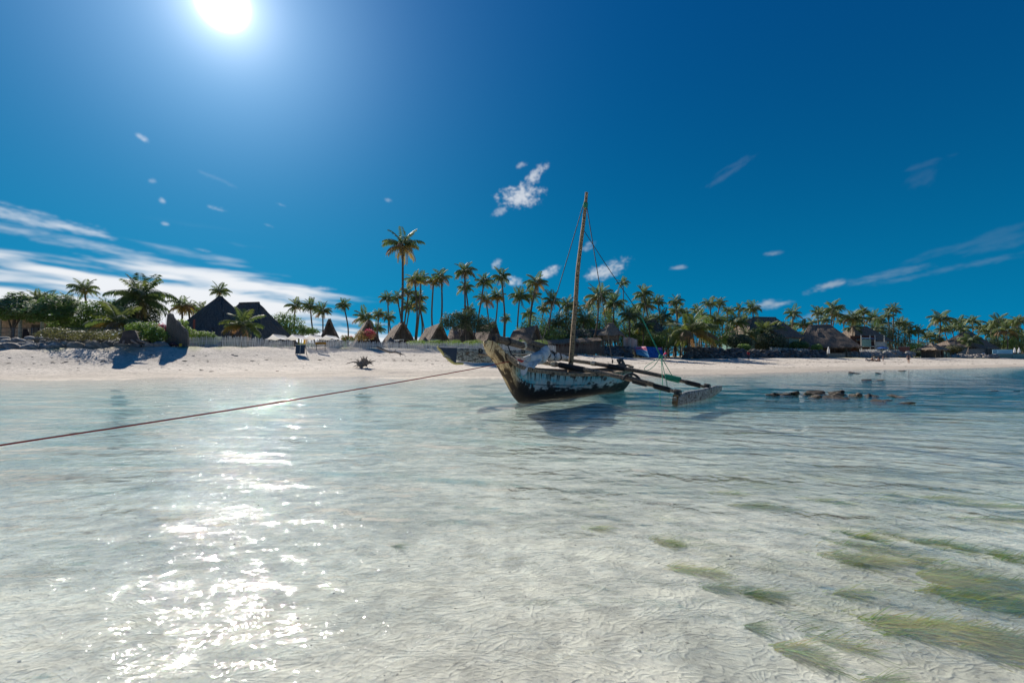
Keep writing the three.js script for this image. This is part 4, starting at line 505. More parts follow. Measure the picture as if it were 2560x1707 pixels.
function house(px, dist, w, dep, eavePx, ridgePx, ridge, turn, label, m, opt = {}) {
  const g = P(px, 885, dist), gy = groundY(g.x, -dist), t = thing(opt.name ?? 'thatched_house', label, opt.category ?? 'house', [g.x, gy, -dist], turn), y0 = P(px, eavePx, dist).y - gy, y1 = P(px, ridgePx, dist).y - gy, s = Math.round(px * 3);
  hipped(w, dep, y0, y1, ridge, s, opt.shift ?? 0).forEach((q) => part('roof_slope', q, m, t)); part('ridge_cap', tube([V(-ridge / 2 + (opt.shift ?? 0) - 0.1, y1 + 0.06, 0), V(ridge / 2 + (opt.shift ?? 0) + 0.1, y1 + 0.06, 0)], 0.18, 7, 6), m, t);
  const iw = w - 1.8, id = dep - 1.8; if (opt.wall) { part('wall', box(iw, y0 + 0.3, 0.25, 0, (y0 + 0.3) / 2, id / 2), opt.wall, t); for (const k of [-1, 1]) part('wall', box(0.25, y0 + 0.3, id, k * iw / 2, (y0 + 0.3) / 2, 0), opt.wall, t); const n = Math.max(1, Math.round(iw / 4)); for (let i = 0; i < n; i++) { const x = (i + 0.5) / n * iw - iw / 2, q = part('window', box(1.0, 1.1, 0.08, x, y0 * 0.55, id / 2 + 0.13), dim, t); part('sill', box(1.2, 0.08, 0.2, x, y0 * 0.55 - 0.62, id / 2 + 0.2), white, q); } part('door', box(0.95, Math.min(2, y0 * 0.85), 0.08, iw * 0.28, Math.min(2, y0 * 0.85) / 2, id / 2 + 0.15), boardRed, t); } else part('back_wall', box(iw, y0, 0.2, 0, y0 / 2, -id / 2), board, t);
  const list = []; for (let i = 0; i <= (opt.posts ?? 4); i++) list.push([-w / 2 + 0.5 + i / (opt.posts ?? 4) * (w - 1), dep / 2 - 0.45]); posts(list, y0 + 0.15, 0.1, opt.postMat ?? pole, t); return t;
}
house(1900, 112, 15.5, 11, 846, 794, 6.0, 0.18, 'large hipped thatched house half hidden by palms above the rubble bank', thatch, { shift: 1.6, wall: tealWall });
house(1622, 98, 7.5, 6, 838, 800, 2.6, -0.4, 'small dark thatched house with a white wall behind the painted wall', thatchDark, { wall: white });
house(2068, 112, 12.5, 9, 869, 813, 4.2, -0.5, 'open-sided thatched pavilion with a broad sweeping roof above the beach', thatch, { name: 'beach_pavilion', category: 'pavilion', posts: 5, shift: -1.4 });
house(2152, 136, 12.5, 9, 853, 817, 5.5, 0.2, 'grey thatched house with a pale green wall beside the open pavilion', thatch, { wall: white });
house(2415, 146, 15, 10, 872, 832, 5.5, 0.35, 'large steep thatched house behind the banner wall', thatch, { wall: white, shift: 1.5 });
house(2384, 142, 9, 7, 868, 852, 4, 0.1, 'low grey thatched wing of the house behind the banner wall', thatch, { wall: tealWall });
house(2530, 156, 9, 7, 874, 862, 4, -0.2, 'low dark thatched roof among the trees behind the blue banner', thatchDark, {});
{ // railed terrace, parasols, walls, banner
  const d = 128, g = P(2182, 878, d), gy = groundY(g.x, -d), t = thing('terrace_house', 'two-storey terrace with white railings and a green screen wall', 'house', [g.x, gy, -d], 0.1), Y = (py) => P(2182, py, d).y - gy, k = d / FOCAL; part('floor_slab', box(7.5, 0.25, 4, 0, Y(866), -1.5), white, t); part('screen_wall', box(2.7, Y(849) - Y(866), 0.12, -2.2, (Y(849) + Y(866)) / 2, 0.5), tealWall, t); part('railing', box(2.8, Y(855) - Y(865), 0.1, 2.0, (Y(855) + Y(865)) / 2, 0.5), white, t); posts([[-3.6, 0.3], [0.6, 0.3], [3.5, 0.3], [-0.9, 0.3]], Y(838), 0.12, white, t); part('awning', box(3.2, 0.12, 1.8, -1.4, Y(846), 0.4, 0, 0.15), mat(0.05, 0.16, 0.3, 0.8), t); part('back_wall', box(7.4, Y(838), 0.2, 0, Y(838) / 2, -3.2), boardRed, t);
  const sh = (px, py, dd, w, c, l) => { const q = P(px, py, dd), y0 = groundY(q.x, -dd), o = thing('parasol', l, 'parasol', [q.x, y0, -dd]), cg = new THREE.ConeGeometry(w, w * 0.42, 8, 1, true); cg.translate(0, q.y - y0, 0); part('canopy', cg, c, o); posts([[0, 0]], q.y - y0, 0.04, white, o, 'pole'); };
  sh(2207, 868, 124, 1.5, mat(0.03, 0.13, 0.4, 0.8), 'open blue parasol in front of the railed terrace'); const closed = (px, dd, l) => { const q = P(px, 874, dd), y0 = groundY(q.x, -dd), o = thing('closed_parasol', l, 'parasol', [q.x, y0, -dd], 0, 'closed white parasols'), y = q.y - y0; part('folded_canopy', tube([V(0, y - 0.9, 0), V(0, y - 0.2, 0), V(0, y + 0.7, 0)], [0.32, 0.28, 0.04], 8, 6), cloth, o); posts([[0, 0]], y, 0.04, pole, o, 'pole'); }; closed(2538, 138, 'folded white parasol beside the blue banner'); closed(2549, 140, 'folded white parasol beside the blue banner'); closed(2072, 105, 'folded white parasol in front of the open pavilion');
  const wall = (x0, x1, y0, y1, dd, m, l) => { const a = P(x0, y0, dd), b = P(x1, y0, dd), top = P(x0, y1, dd).y, o = thing('garden_wall', l, 'wall', [(a.x + b.x) / 2, 0, -dd]), base = Math.min(groundY(a.x, -dd), groundY(b.x, -dd), top - 0.5) - 0.2; part('wall', box(b.x - a.x, top - base, 0.3, 0, (top + base) / 2, 0), m, o); part('coping', box(b.x - a.x + 0.1, 0.1, 0.4, 0, top + 0.05, 0), concrete, o); };
  wall(2248, 2275, 884, 867, 127, mat(0.36, 0.15, 0.11, 0.9, { map: plasterMap }), 'short red brick-coloured wall beside the dark hedge'); wall(2395, 2470, 890, 873, 137, concrete, 'long grey garden wall below the steep thatched house'); wall(2470, 2480, 890, 871, 136, board, 'dark square gate pier beside the blue banner'); wall(2482, 2600, 896, 885, 135, tealWall, 'low blue-green wall under the banner'); wall(2062, 2112, 896, 884, 106, concrete, 'low sandy wall in front of the open pavilion');
  house(2332, 128, 5.4, 5, 875, 859, 0.5, 0.3, 'small round thatched shelter with a pointed roof beside the hedge', thatchTan, { name: 'thatched_shelter', category: 'shelter', wall: board, posts: 3 });
  const cv = document.createElement('canvas'); cv.width = 512; cv.height = 128; const c = cv.getContext('2d'); c.fillStyle = '#9fd8ea'; c.fillRect(0, 0, 512, 128); c.fillStyle = '#2d84ad'; c.fillRect(10, 14, 90, 100); c.fillStyle = '#bfe6f2'; c.fillRect(24, 34, 62, 12); c.fillRect(24, 62, 62, 12); c.fillStyle = '#2b7ea6'; for (const [x, y, w] of [[140, 26, 330], [160, 62, 290], [140, 94, 330]]) for (let q = x; q < x + w; q += 26) c.fillRect(q, y, 18, 14);
  const ct = new THREE.CanvasTexture(cv); ct.colorSpace = THREE.SRGBColorSpace; const bd = 134, q = P(2508, 879, bd), o = thing('banner', 'long pale blue banner with rows of blue lettering above the beach', 'banner', [q.x, groundY(q.x, -bd), -bd]), by = q.y - o.position.y, bw = 5.9, bh = 1.25, pl = box(bw, bh, 0.06, 0, by, 0), uvp = pl.attributes.uv, pp = pl.attributes.position; for (let i = 0; i < uvp.count; i++) uvp.setXY(i, pp.getX(i) / bw + 0.5, (pp.getY(i) - by) / bh + 0.5); part('panel', pl, new THREE.MeshStandardMaterial({ map: ct, roughness: 0.8 }), o); posts([[-bw / 2 + 0.1, -0.1], [bw / 2 - 0.1, -0.1]], by + bh / 2, 0.05, pole, o);
  const sd = 132, sq = P(2421, 880, sd), so = thing('beached_dugout', 'small beached dugout with a tan triangular sail', 'boat', [sq.x, groundY(sq.x, -sd), -sd], 0.3), sy = P(2424, 868, sd).y - so.position.y; const tri = new THREE.Shape([new THREE.Vector2(-0.9, sy * 0.35), new THREE.Vector2(0.35, sy * 0.3), new THREE.Vector2(0.3, sy)]); const tg = new THREE.ExtrudeGeometry(tri, { depth: 0.04, bevelEnabled: false }); part('sail', tg, mat(0.5, 0.38, 0.28, 0.95), so); const hull = new THREE.SphereGeometry(1, 14, 8, 0, 6.283, Math.PI / 2, Math.PI / 2); hull.scale(2.0, 0.55, 0.4); hull.translate(0, 0.55, 0); part('hull', hull, board, so); posts([[0.36, 0]], sy, 0.04, pole, so, 'mast');
}

// ---------------------------------------------------------------- the outrigger boat
// own axes: a ahead of the foot of the stem, y up, l to port; B(a, y, l) gives the point in the group's axes
{
  const foot = P(1297, 1003, EYE * FOCAL / (1003 - 895)), boat = thing('outrigger_boat', 'weathered turquoise wooden outrigger boat with a bare mast aground in the shallows', 'boat', [foot.x, 0, foot.z], Math.atan2(-0.77, -0.64));
  boat.rotation.order = 'YXZ'; boat.rotation.x = -7.3 * Math.PI / 180;
  const B = (a, y, l) => V(a, y, -l), R = rng(31);
  const weather = tex(256, 1024, (u, v) => { const g = 0.66 + 0.42 * (fbm(u * 6, v * 20, 51, 5, 2) - 0.5) + 0.28 * (noise(u * 40, v * 10, 53, 40) - 0.5) - 0.3 * smooth(0.66, 0.8, fbm(u * 5, v * 9, 55, 4)); return [g, g * 0.94, g * 0.87]; }), weatherBump = grey(128, 512, (u, v) => 0.6 * noise(u * 30, v * 12, 57, 30) + 0.4 * fbm(u * 8, v * 30, 58, 3));
  const wood = mat(0.74, 0.63, 0.49, 0.85, { map: weather, bumpMap: weatherBump, bumpScale: 0.012 }), mastWood = mat(0.66, 0.54, 0.38, 0.85, { map: weather, bumpMap: weatherBump, bumpScale: 0.01 }), greyWood = mat(0.38, 0.335, 0.295, 0.85, { map: weather, bumpMap: weatherBump, bumpScale: 0.012 }), tar = mat(0.022, 0.021, 0.021, 0.7), rubber = mat(0.03, 0.032, 0.034, 0.75), rope = mat(0.035, 0.035, 0.04, 0.9), green = mat(0.02, 0.24, 0.15, 0.85), cream = mat(0.6, 0.55, 0.45, 0.9);
  // stations from stern to bow: keel a, keel y, gunwale a, gunwale y, half beam
  const st = [[-7.5, -0.08, -7.88, 1.04, 0.37], [-7.0, -0.11, -7.2, 0.97, 0.43], [-6.4, -0.11, -6.5, 0.93, 0.47], [-5, -0.12, -5, 0.91, 0.53], [-3.4, -0.14, -3.4, 0.93, 0.55], [-2, -0.14, -1.9, 0.99, 0.52], [-0.9, -0.13, -0.7, 1.09, 0.46], [-0.25, -0.1, 0.0, 1.15, 0.40], [0.05, 0.0, 0.35, 1.22, 0.35], [0.36, 0.3, 0.65, 1.31, 0.31], [0.74, 0.74, 1.0, 1.49, 0.28], [1.13, 1.13, 1.34, 1.74, 0.25], [1.5, 1.40, 1.6, 1.93, 0.205], [1.78, 1.60, 1.78, 2.0, 0.17], [1.95, 1.84, 1.88, 1.99, 0.09], [1.975, 1.92, 1.92, 1.965, 0.03]];
  const M = 96, S = 14, lerpSt = (t) => { const q = t * (st.length - 1), k = Math.min(st.length - 2, Math.floor(q)), f = q - k, p = (i) => st[clamp(i, 0, st.length - 1)]; return st[0].map((_, c) => { const [p0, p1, p2, p3] = [p(k - 1)[c], p(k)[c], p(k + 1)[c], p(k + 2)[c]]; return 0.5 * (2 * p1 + (p2 - p0) * f + (2 * p0 - 5 * p1 + 4 * p2 - p3) * f * f + (3 * p1 - p0 - 3 * p2 + p3) * f * f * f); }); };
  const shell = (inset) => { const rows = []; for (let i = 0; i <= M; i++) { const t = i / M, [ka, ky, ga, gy, hb] = lerpSt(t), row = []; for (let j = -S; j <= S; j++) { const s = Math.abs(j) / S, sg = Math.sign(j) || 1, ins = Math.min(inset, hb * 0.5), wob = inset ? 0 : 0.012 * (fbm(t * 40, s * 5 + sg * 9, 62, 3) - 0.5); row.push([B(lerp(ka, ga, s) + (inset ? (t < 0.5 ? 0.05 : -0.06) : 0), lerp(ky + inset * 1.4, gy, Math.pow(s, 1.45)), sg * ((hb - ins) * (1 - Math.pow(1 - s, 2.3)) + wob)), t, (j / S + 1) / 2]); } rows.push(row); } return rows; };
  const hullGeo = (rows, flip) => { const pos = [], uv = [], idx = [], w = 2 * S + 1; for (const r of rows) for (const [p, t, v] of r) { pos.push(p.x, p.y, p.z); uv.push(t, v); } for (let i = 0; i < M; i++) for (let j = 0; j < w - 1; j++) { const a = i * w + j; flip ? idx.push(a, a + w, a + 1, a + 1, a + w, a + w + 1) : idx.push(a, a + 1, a + w, a + 1, a + w + 1, a + w); } const g = new THREE.BufferGeometry(); g.setAttribute('position', new THREE.Float32BufferAttribute(pos, 3)); g.setAttribute('uv', new THREE.Float32BufferAttribute(uv, 2)); g.setIndex(idx); g.computeVertexNormals(); return g; };
  const outer = shell(0), inner = shell(0.055), pc = (r, g, b) => [r / 255, g / 255, b / 255];
  // worn paint: tar below a ragged line, pale and turquoise paint above with runs and scars, bare mottled wood at the bow
  const hullPaint = tex(1280, 640, (u, v) => {
    const port = v > 0.5, s = Math.abs(v * 2 - 1), x = u * 30, o = port ? 0 : 40, n = fbm(x * 0.5 + o, s * 5, 71, 5), fine = fbm(x * 3 + o, s * 18, 73, 4), run = noise(x * 5.5 + o, s * 2.2, 75), run2 = noise(x * 14 + o, s * 3, 77);
    let c = mix3(pc(206, 212, 206), pc(150, 170, 172), n); // worn undercoat
    const teal = smooth(0.66, 0.76, s + 0.16 * (run - 0.5) + 0.1 * (n - 0.5)) * smooth(0.72, 0.60, u) * smooth(0.02, 0.12, u); c = mix3(c, mix3(pc(104, 196, 212), pc(64, 156, 178), fine), teal * (0.35 + 0.6 * smooth(0.38, 0.62, n)));
    c = mix3(c, pc(205, 214, 210), smooth(0.66, 0.78, fine) * 0.6 * teal); // scuffs down to the undercoat
    c = mix3(c, pc(38, 34, 30), smooth(0.62, 0.8, run2 * 0.4 + run * 0.25 + 0.25 * n + 0.3 * s - 0.04) * smooth(0.7, 0.95, s) * 0.9); // black runs from the rail
    c = mix3(c, pc(58, 40, 26), smooth(0.68, 0.74, fbm(x * 1.3 + o, s * 6, 81, 4)) * 0.7); // rust and bare patches
    const seam = smooth(0.012, 0.004, Math.abs(s - 0.70 + 0.16 * Math.pow(u - 0.45, 2) - 0.004 * (run - 0.5))) * smooth(0.2, 0.3, u) * smooth(0.74, 0.66, u); c = mix3(c, pc(30, 28, 28), seam * 0.8);
    const edge = 0.60 + 0.26 * (fbm(x * 0.7 + o, 3, 83, 4) - 0.5) + 0.16 * (fbm(x * 1.6 + o, s * 3, 85, 4) - 0.5) + 0.22 * smooth(0.16, 0.02, u) - 0.25 * smooth(0.60, 0.70, u), dark = smooth(0.10, -0.07, s - edge + 0.3 * (fine - 0.5)); c = mix3(c, mix3(pc(20, 19, 19), pc(40, 34, 30), smooth(0.55, 0.75, fine)), dark);
    const bow = smooth(0.56, 0.66, u + 0.07 * (n - 0.5)); const tan = mix3(pc(208, 186, 146), pc(162, 134, 94), smooth(0.35, 0.65, fine)), blot = smooth(0.52, 0.66, fbm(x * 0.85 + o, s * 3.4, 87, 5) + 0.10 * smooth(0.86, 0.66, u) - 0.16 * smooth(0.80, 0.9, u)); c = mix3(c, mix3(tan, mix3(pc(40, 29, 19), pc(70, 52, 33), fine), blot * 0.92), bow);
    c = mix3(c, mix3(pc(224, 206, 168), pc(196, 170, 128), n), smooth(0.80, 0.86, u + 0.03 * (n - 0.5)) * 0.85); c = mix3(c, pc(92, 62, 34), smooth(0.80, 0.84, u) * smooth(0.62, 0.72, noise(x * 3, s * 2 + o, 91)) * 0.7);
    return c;
  });
  const hullMat = new THREE.MeshStandardMaterial({ map: hullPaint, roughness: 0.78, bumpMap: weatherBump, bumpScale: 0.006 }); part('hull', hullGeo(outer, false), hullMat, boat);
  part('hull_inside', hullGeo(inner, true), greyWood, boat);
  { const pos = [], uv = [], idx = []; for (const j of [0, 2 * S]) { const b = pos.length / 3; for (let i = 0; i <= M; i++) for (const r of [outer, inner]) { const p = r[i][j][0]; pos.push(p.x, p.y + 0.002, p.z); uv.push(r === outer ? 0 : 0.1, i * 0.09); } for (let i = 0; i < M; i++) { const a = b + i * 2; j ? idx.push(a, a + 1, a + 2, a + 1, a + 3, a + 2) : idx.push(a, a + 2, a + 1, a + 1, a + 2, a + 3); } } const g = new THREE.BufferGeometry(); g.setAttribute('position', new THREE.Float32BufferAttribute(pos, 3)); g.setAttribute('uv', new THREE.Float32BufferAttribute(uv, 2)); g.setIndex(idx); g.computeVertexNormals(); part('gunwale_top', g, wood, boat); }
  // transom and stern cap
  { const pos = [], idx = [], uv = []; for (const [p] of outer[0]) { pos.push(p.x, p.y, p.z); uv.push(p.z, p.y); } for (const [p] of outer[0]) { pos.push(p.x + 0.09, p.y, p.z * 0.98); uv.push(p.z, p.y); } const w = 2 * S + 1; for (let j = 0; j < S; j++) { const a = j, b = j + 1, c = 2 * S - j - 1, d = 2 * S - j; idx.push(a, d, b, b, d, c, w + a, w + b, w + d, w + b, w + c, w + d); } idx.push(0, w, 2 * S, w, w + 2 * S, 2 * S); const g = new THREE.BufferGeometry(); g.setAttribute('position', new THREE.Float32BufferAttribute(pos, 3)); g.setAttribute('uv', new THREE.Float32BufferAttribute(uv, 2)); g.setIndex(idx); const h = g.toNonIndexed(); h.computeVertexNormals(); part('transom', h, mat(0.42, 0.36, 0.27, 0.85, { map: weather }), boat); }
  // rubbing strakes: squared planks pinned outside the rail, in three lengths a side
  for (const sg of [-1, 1]) for (const [t0, t1] of [[0.02, 0.22], [0.225, 0.50], [0.503, 0.70]]) { const n = 22, pos = [], uv = [], idx = []; for (let i = 0; i <= n; i++) { const t = lerp(t0, t1, i / n), [, , ga, gy, hb] = lerpSt(t), o = hb + 0.004; for (const [dl, dy] of [[0, -0.105], [0.05, -0.10], [0.05, 0.022], [-0.05, 0.03]]) { const p = B(ga, gy + dy, sg * (o + dl)); pos.push(p.x, p.y, p.z); uv.push(dl * 4 + dy * 2, i / n * 2); } } for (let i = 0; i < n; i++) for (let k = 0; k < 4; k++) { const a = i * 4 + k, b = i * 4 + (k + 1) % 4; sg > 0 ? idx.push(a, b, a + 4, b, b + 4, a + 4) : idx.push(a, a + 4, b, b, a + 4, b + 4); } for (const e of [0, n * 4]) idx.push(e, e + 1, e + 2, e, e + 2, e + 3); const g = new THREE.BufferGeometry(); g.setAttribute('position', new THREE.Float32BufferAttribute(pos, 3)); g.setAttribute('uv', new THREE.Float32BufferAttribute(uv, 2)); g.setIndex(idx); const h = g.toNonIndexed(); h.computeVertexNormals(); part('rubbing_strake', h, wood, boat); for (let i = 1; i < 7; i++) { const [, , ga, gy, hb] = lerpSt(lerp(t0, t1, i / 7)), q = new THREE.CylinderGeometry(0.013, 0.013, 0.012, 6); q.rotateX(Math.PI / 2); const p = B(ga, gy - 0.04, sg * (hb + 0.056)); q.translate(p.x, p.y, p.z); part('peg', q, tar, boat); } }
  // inside: thwarts, floor boards, mast step
  for (const [a, w] of [[-1.4, 0.22], [-2.95, 0.3], [-4.5, 0.2], [-6.3, 0.26], [-7.05, 0.45]]) { const [, , , gy, hb] = lerpSt(clamp((a + 7.9) / 8 * 0.52)); part('thwart', box(w, 0.04, hb * 1.75, a, gy - 0.13, 0), wood, boat); }
  for (const l of [-0.22, 0, 0.22]) part('floor_board', box(5.6, 0.03, 0.19, -4, 0.16, l), greyWood, boat);
  part('mast_step', box(0.5, 0.14, 0.3, -2.95, 0.24, 0), greyWood, boat);
  // stern post board with a hole, tiller socket
  { const sh = new THREE.Shape([new THREE.Vector2(-0.13, -0.65), new THREE.Vector2(0.13, -0.65), new THREE.Vector2(0.14, 0.3), new THREE.Vector2(-0.13, 0.26)]), hole = new THREE.Path(); hole.absarc(0, 0.1, 0.035, 0, 6.283); sh.holes.push(hole); const g = new THREE.ExtrudeGeometry(sh, { depth: 0.06, bevelEnabled: true, bevelSize: 0.008, bevelThickness: 0.008, bevelSegments: 1 }); g.rotateY(-Math.PI / 2 + 0.75); g.rotateX(0.62); const p = B(-7.4, 1.18, -0.02); g.translate(p.x, p.y, p.z); part('stern_post', g, mat(0.26, 0.27, 0.28, 0.8, { map: weather }), boat); const rim = tube([B(-7.3, 1.06, 0.33), B(-7.8, 1.1, 0.33), B(-7.98, 1.12, 0), B(-7.8, 1.1, -0.33), B(-7.3, 1.06, -0.33)], 0.045, 7, 24); part('stern_rim', rim, greyWood, boat); }
  // booms and floats
  const boomA = [-2.6, -5.62], boomGeo = (a) => tube([B(a + 0.08, 1.06, -4.75), B(a + 0.03, 1.13, -2.4), B(a, 1.16, 0), B(a - 0.02, 1.1, 2.2), B(a, 0.93, 4.25)], [0.05, 0.075, 0.088, 0.08, 0.05], 10, 30);
  boomA.forEach((a, i) => { const b = part('boom', boomGeo(a), i ? greyWood : mat(0.68, 0.58, 0.48, 0.85, { map: weather, bumpMap: weatherBump, bumpScale: 0.012 }), boat); const wrap = (l0, l1, r, m) => { const y = (l) => l > 2.2 ? lerp(1.1, 0.93, (l - 2.2) / 2.05) : lerp(1.16, 1.1, clamp(l / 2.2)); const n = Math.round((l1 - l0) / 0.035), pts = []; for (let k = 0; k <= n * 6; k++) { const l = lerp(l0, l1, k / (n * 6)), th = k / 6 * 6.283; pts.push(B(a + Math.cos(th) * r, y(l) + Math.sin(th) * r, l)); } return part('lashing', tube(pts, 0.016, 4, n * 12, false), m, b); };
    wrap(i ? 0.2 : -0.25, i ? 1.0 : 0.85, 0.098, rubber); wrap(2.75, 3.25, 0.092, i ? green : rubber); wrap(3.5, 4.05, 0.078, tar); wrap(-0.62, -0.4, 0.095, cream);
    if (!i) { part('rubber_strap', tube([B(a + 0.1, 1.02, 2.45), B(a + 0.12, 1.2, 2.55), B(a - 0.02, 1.26, 2.75), B(a - 0.12, 1.1, 2.95), B(a - 0.05, 0.98, 3.0)], 0.045, 6, 20), rubber, b); part('sleeve', tube([B(a + 0.05, 1.13, 2.5), B(a + 0.05, 1.05, 3.5)], [0.075, 0.06], 8, 4), greyWood, b); } else part('sleeve', tube([B(a, 1.1, 2.7), B(a, 1.06, 3.3)], [0.1, 0.09], 8, 4), green, b); });
  const floatMap = tex(512, 256, (u, v) => { const n = fbm(u * 10, v * 4, 101, 5), f = fbm(u * 40, v * 12, 103, 4); let c = mix3(pc(158, 160, 154), pc(104, 112, 114), smooth(0.3, 0.7, f)); c = mix3(c, pc(62, 56, 52), smooth(0.46, 0.72, n * 0.5 + f * 0.5 + 0.16 * (0.5 - v)) * 0.85); c = mix3(c, pc(120, 84, 58), smooth(0.64, 0.74, f) * 0.6); return c; });
  // a float: a thick shaped plank on edge; ends swept up
  const floatGeo = (a0, a1, y0, tall, thick, l, sweep0, sweep1) => { const n = 26, pos = [], uv = [], idx = []; for (let i = 0; i <= n; i++) { const t = i / n, a = lerp(a0, a1, t), e = Math.min(t, 1 - t) * n, up = sweep0 * Math.pow(1 - t, 6) + sweep1 * Math.pow(t, 6), hgt = tall * (0.72 + 0.28 * smooth(0, 5, e)), th = thick * (0.75 + 0.25 * smooth(0, 6, e)), w = 0.02 * (noise(i * 0.6, l, 7) - 0.5); const ring = [[-0.5, 0.12], [-0.42, 0], [0.42, 0], [0.5, 0.12], [0.5, 0.85], [0.3, 1], [-0.3, 1], [-0.5, 0.85]]; for (let k = 0; k <= 8; k++) { const [x, y] = ring[k % 8], p = B(a + (y - 0.5) * hgt * (t < 0.15 ? 0.5 : t > 0.85 ? -0.25 : 0), y0 + up * (1 - y * 0.4) + y * hgt + w, l + x * th + w); pos.push(p.x, p.y, p.z); uv.push(t * 2, y * 0.8 + (k > 3 ? 0.1 : 0)); } } for (let i = 0; i < n; i++) for (let k = 0; k < 8; k++) { const q = i * 9 + k; idx.push(q, q + 9, q + 1, q + 1, q + 9, q + 10); } for (const [e, fl] of [[0, 0], [n * 9, 1]]) for (let k = 1; k < 7; k++) fl ? idx.push(e, e + k + 1, e + k) : idx.push(e, e + k, e + k + 1); const g = new THREE.BufferGeometry(); g.setAttribute('position', new THREE.Float32BufferAttribute(pos, 3)); g.setAttribute('uv', new THREE.Float32BufferAttribute(uv, 2)); g.setIndex(idx); const h = g.toNonIndexed(); h.computeVertexNormals(); return h; };
  const floatMat = new THREE.MeshStandardMaterial({ map: floatMap, roughness: 0.75, bumpMap: weatherBump, bumpScale: 0.01 });
  const pf = part('float', floatGeo(-2.3, -7.2, 0.52, 0.40, 0.15, 4.35, 0, 0.22), floatMat, boat); part('end_block', box(0.05, 0.3, 0.17, -2.32, 0.70, -4.35), mat(0.42, 0.3, 0.15, 0.85, { map: weather }), pf);
  const sf = part('float', floatGeo(-0.5, -6.9, 0.66, 0.62, 0.17, -4.55, 0.25, 0.1), floatMat, boat); // raised clear of the water by the heel
  { const sh = new THREE.Shape([new THREE.Vector2(0.12, 0.62), new THREE.Vector2(-0.85, 0.0), new THREE.Vector2(-0.85, 0.62)]), g = new THREE.ExtrudeGeometry(sh, { depth: 0.2, bevelEnabled: false }); const p = B(-0.35, 0.70, -4.45); g.translate(p.x, p.y, p.z - 0.0); part('painted_tip', g, mat(0.012, 0.03, 0.07, 0.6), sf); part('tip_edge', tube([B(-0.2, 1.34, -4.55), B(-0.62, 1.0, -4.55), B(-1.15, 0.68, -4.55), B(-1.7, 0.64, -4.55)], [0.05, 0.06, 0.06, 0.05], 6, 14), mat(0.55, 0.48, 0.2, 0.8), sf); }
  for (const [a, l, y, f] of [[-2.6, 4.3, 0.9, pf], [-5.62, 4.3, 0.95, pf], [-2.6, -4.5, 1.2, sf], [-5.62, -4.5, 1.2, sf]]) { const pts = []; for (let k = 0; k <= 40; k++) { const th = k / 8 * 6.283; pts.push(B(a + Math.cos(th) * 0.1, y + Math.sin(th) * 0.1, l + (k / 40 - 0.5) * 0.2)); } part('lashing', tube(pts, 0.018, 4, 60, false), rubber, f); }
  // mast, a slightly crooked pole
  part('mast', tube([B(-2.95, 0.28, 0.02), B(-2.94, 1.3, 0.03), B(-2.92, 2.4, 0.0), B(-2.97, 3.6, -0.06), B(-2.95, 4.8, -0.10), B(-2.95, 6.0, -0.08), B(-2.94, 7.05, -0.05), B(-2.94, 7.75, -0.06)], [0.098, 0.094, 0.09, 0.084, 0.078, 0.07, 0.062, 0.055], 12, 60), mastWood, boat);
  { const pts = []; for (let k = 0; k <= 60; k++) { const th = k / 10 * 6.283; pts.push(B(-2.94 + Math.cos(th) * 0.075, 7.18 + k * 0.003, -0.05 + Math.sin(th) * 0.075)); } part('masthead_lashing', tube(pts, 0.02, 4, 90, false), green, boat); }
  const line = (pts, r, m, name = 'stay', sag = 0) => { const v = pts.map((p) => B(...p)); if (v.length === 2 && sag) v.splice(1, 0, v[0].clone().lerp(v[1], 0.5).add(V(0, -sag, 0))); return part(name, tube(v, r, 5, v.length === 2 ? 2 : 14), m, boat); };
  line([[-2.94, 7.5, -0.1], [-2.62, 1.26, -1.35]], 0.016, rope, 'stay', 0.03); line([[-2.94, 7.25, 0.0], [-5.6, 1.3, 0.42]], 0.017, rope, 'stay', 0.03);
  const knot = [-3.3, 1.95, 3.35]; line([[-2.95, 6.35, -0.04], [-3.2, 3.3, 2.5]], 0.013, rope, 'halyard', 0.04); line([[-3.2, 3.3, 2.5], knot], 0.022, green, 'halyard');
  line([knot, [-2.62, 1.02, 3.95]], 0.013, green, 'tackle_line'); line([[-3.28, 1.9, 3.38], [-2.6, 1.03, 3.8]], 0.013, green, 'tackle_line'); line([knot, [-5.55, 1.15, 3.0]], 0.013, green, 'tackle_line'); line([knot, [-3.35, 1.55, 3.1], [-3.4, 1.38, 2.85], [-3.32, 1.45, 2.8], [-3.3, 1.9, 3.3]], 0.011, green, 'rope_loop'); line([[-2.7, 1.02, 3.7], [-2.65, 0.7, 3.72], [-2.62, 0.48, 3.78]], 0.012, green, 'rope_tail');
  { const g = new THREE.IcosahedronGeometry(0.075, 1); const p = B(...knot); g.translate(p.x, p.y, p.z); part('knot', g, green, boat); const ring = new THREE.TorusGeometry(0.07, 0.016, 6, 14); ring.rotateY(0.8); const q = B(-5.6, 1.36, 0.40); ring.translate(q.x, q.y, q.z); part('shackle', ring, tar, boat); }
  // yard with its hollow butt at the bow, a spare log lashed to it, the furled sail
  const yardPts = [[1.62, 2.08, 0.10], [0.4, 1.92, 0.02], [-1.2, 1.70, -0.12], [-2.8, 1.55, -0.48], [-4.9, 1.46, -0.95]]; part('yard', tube(yardPts.map((p) => B(...p)), [0.118, 0.115, 0.10, 0.06, 0.05], 14, 50, true), greyWood, boat);
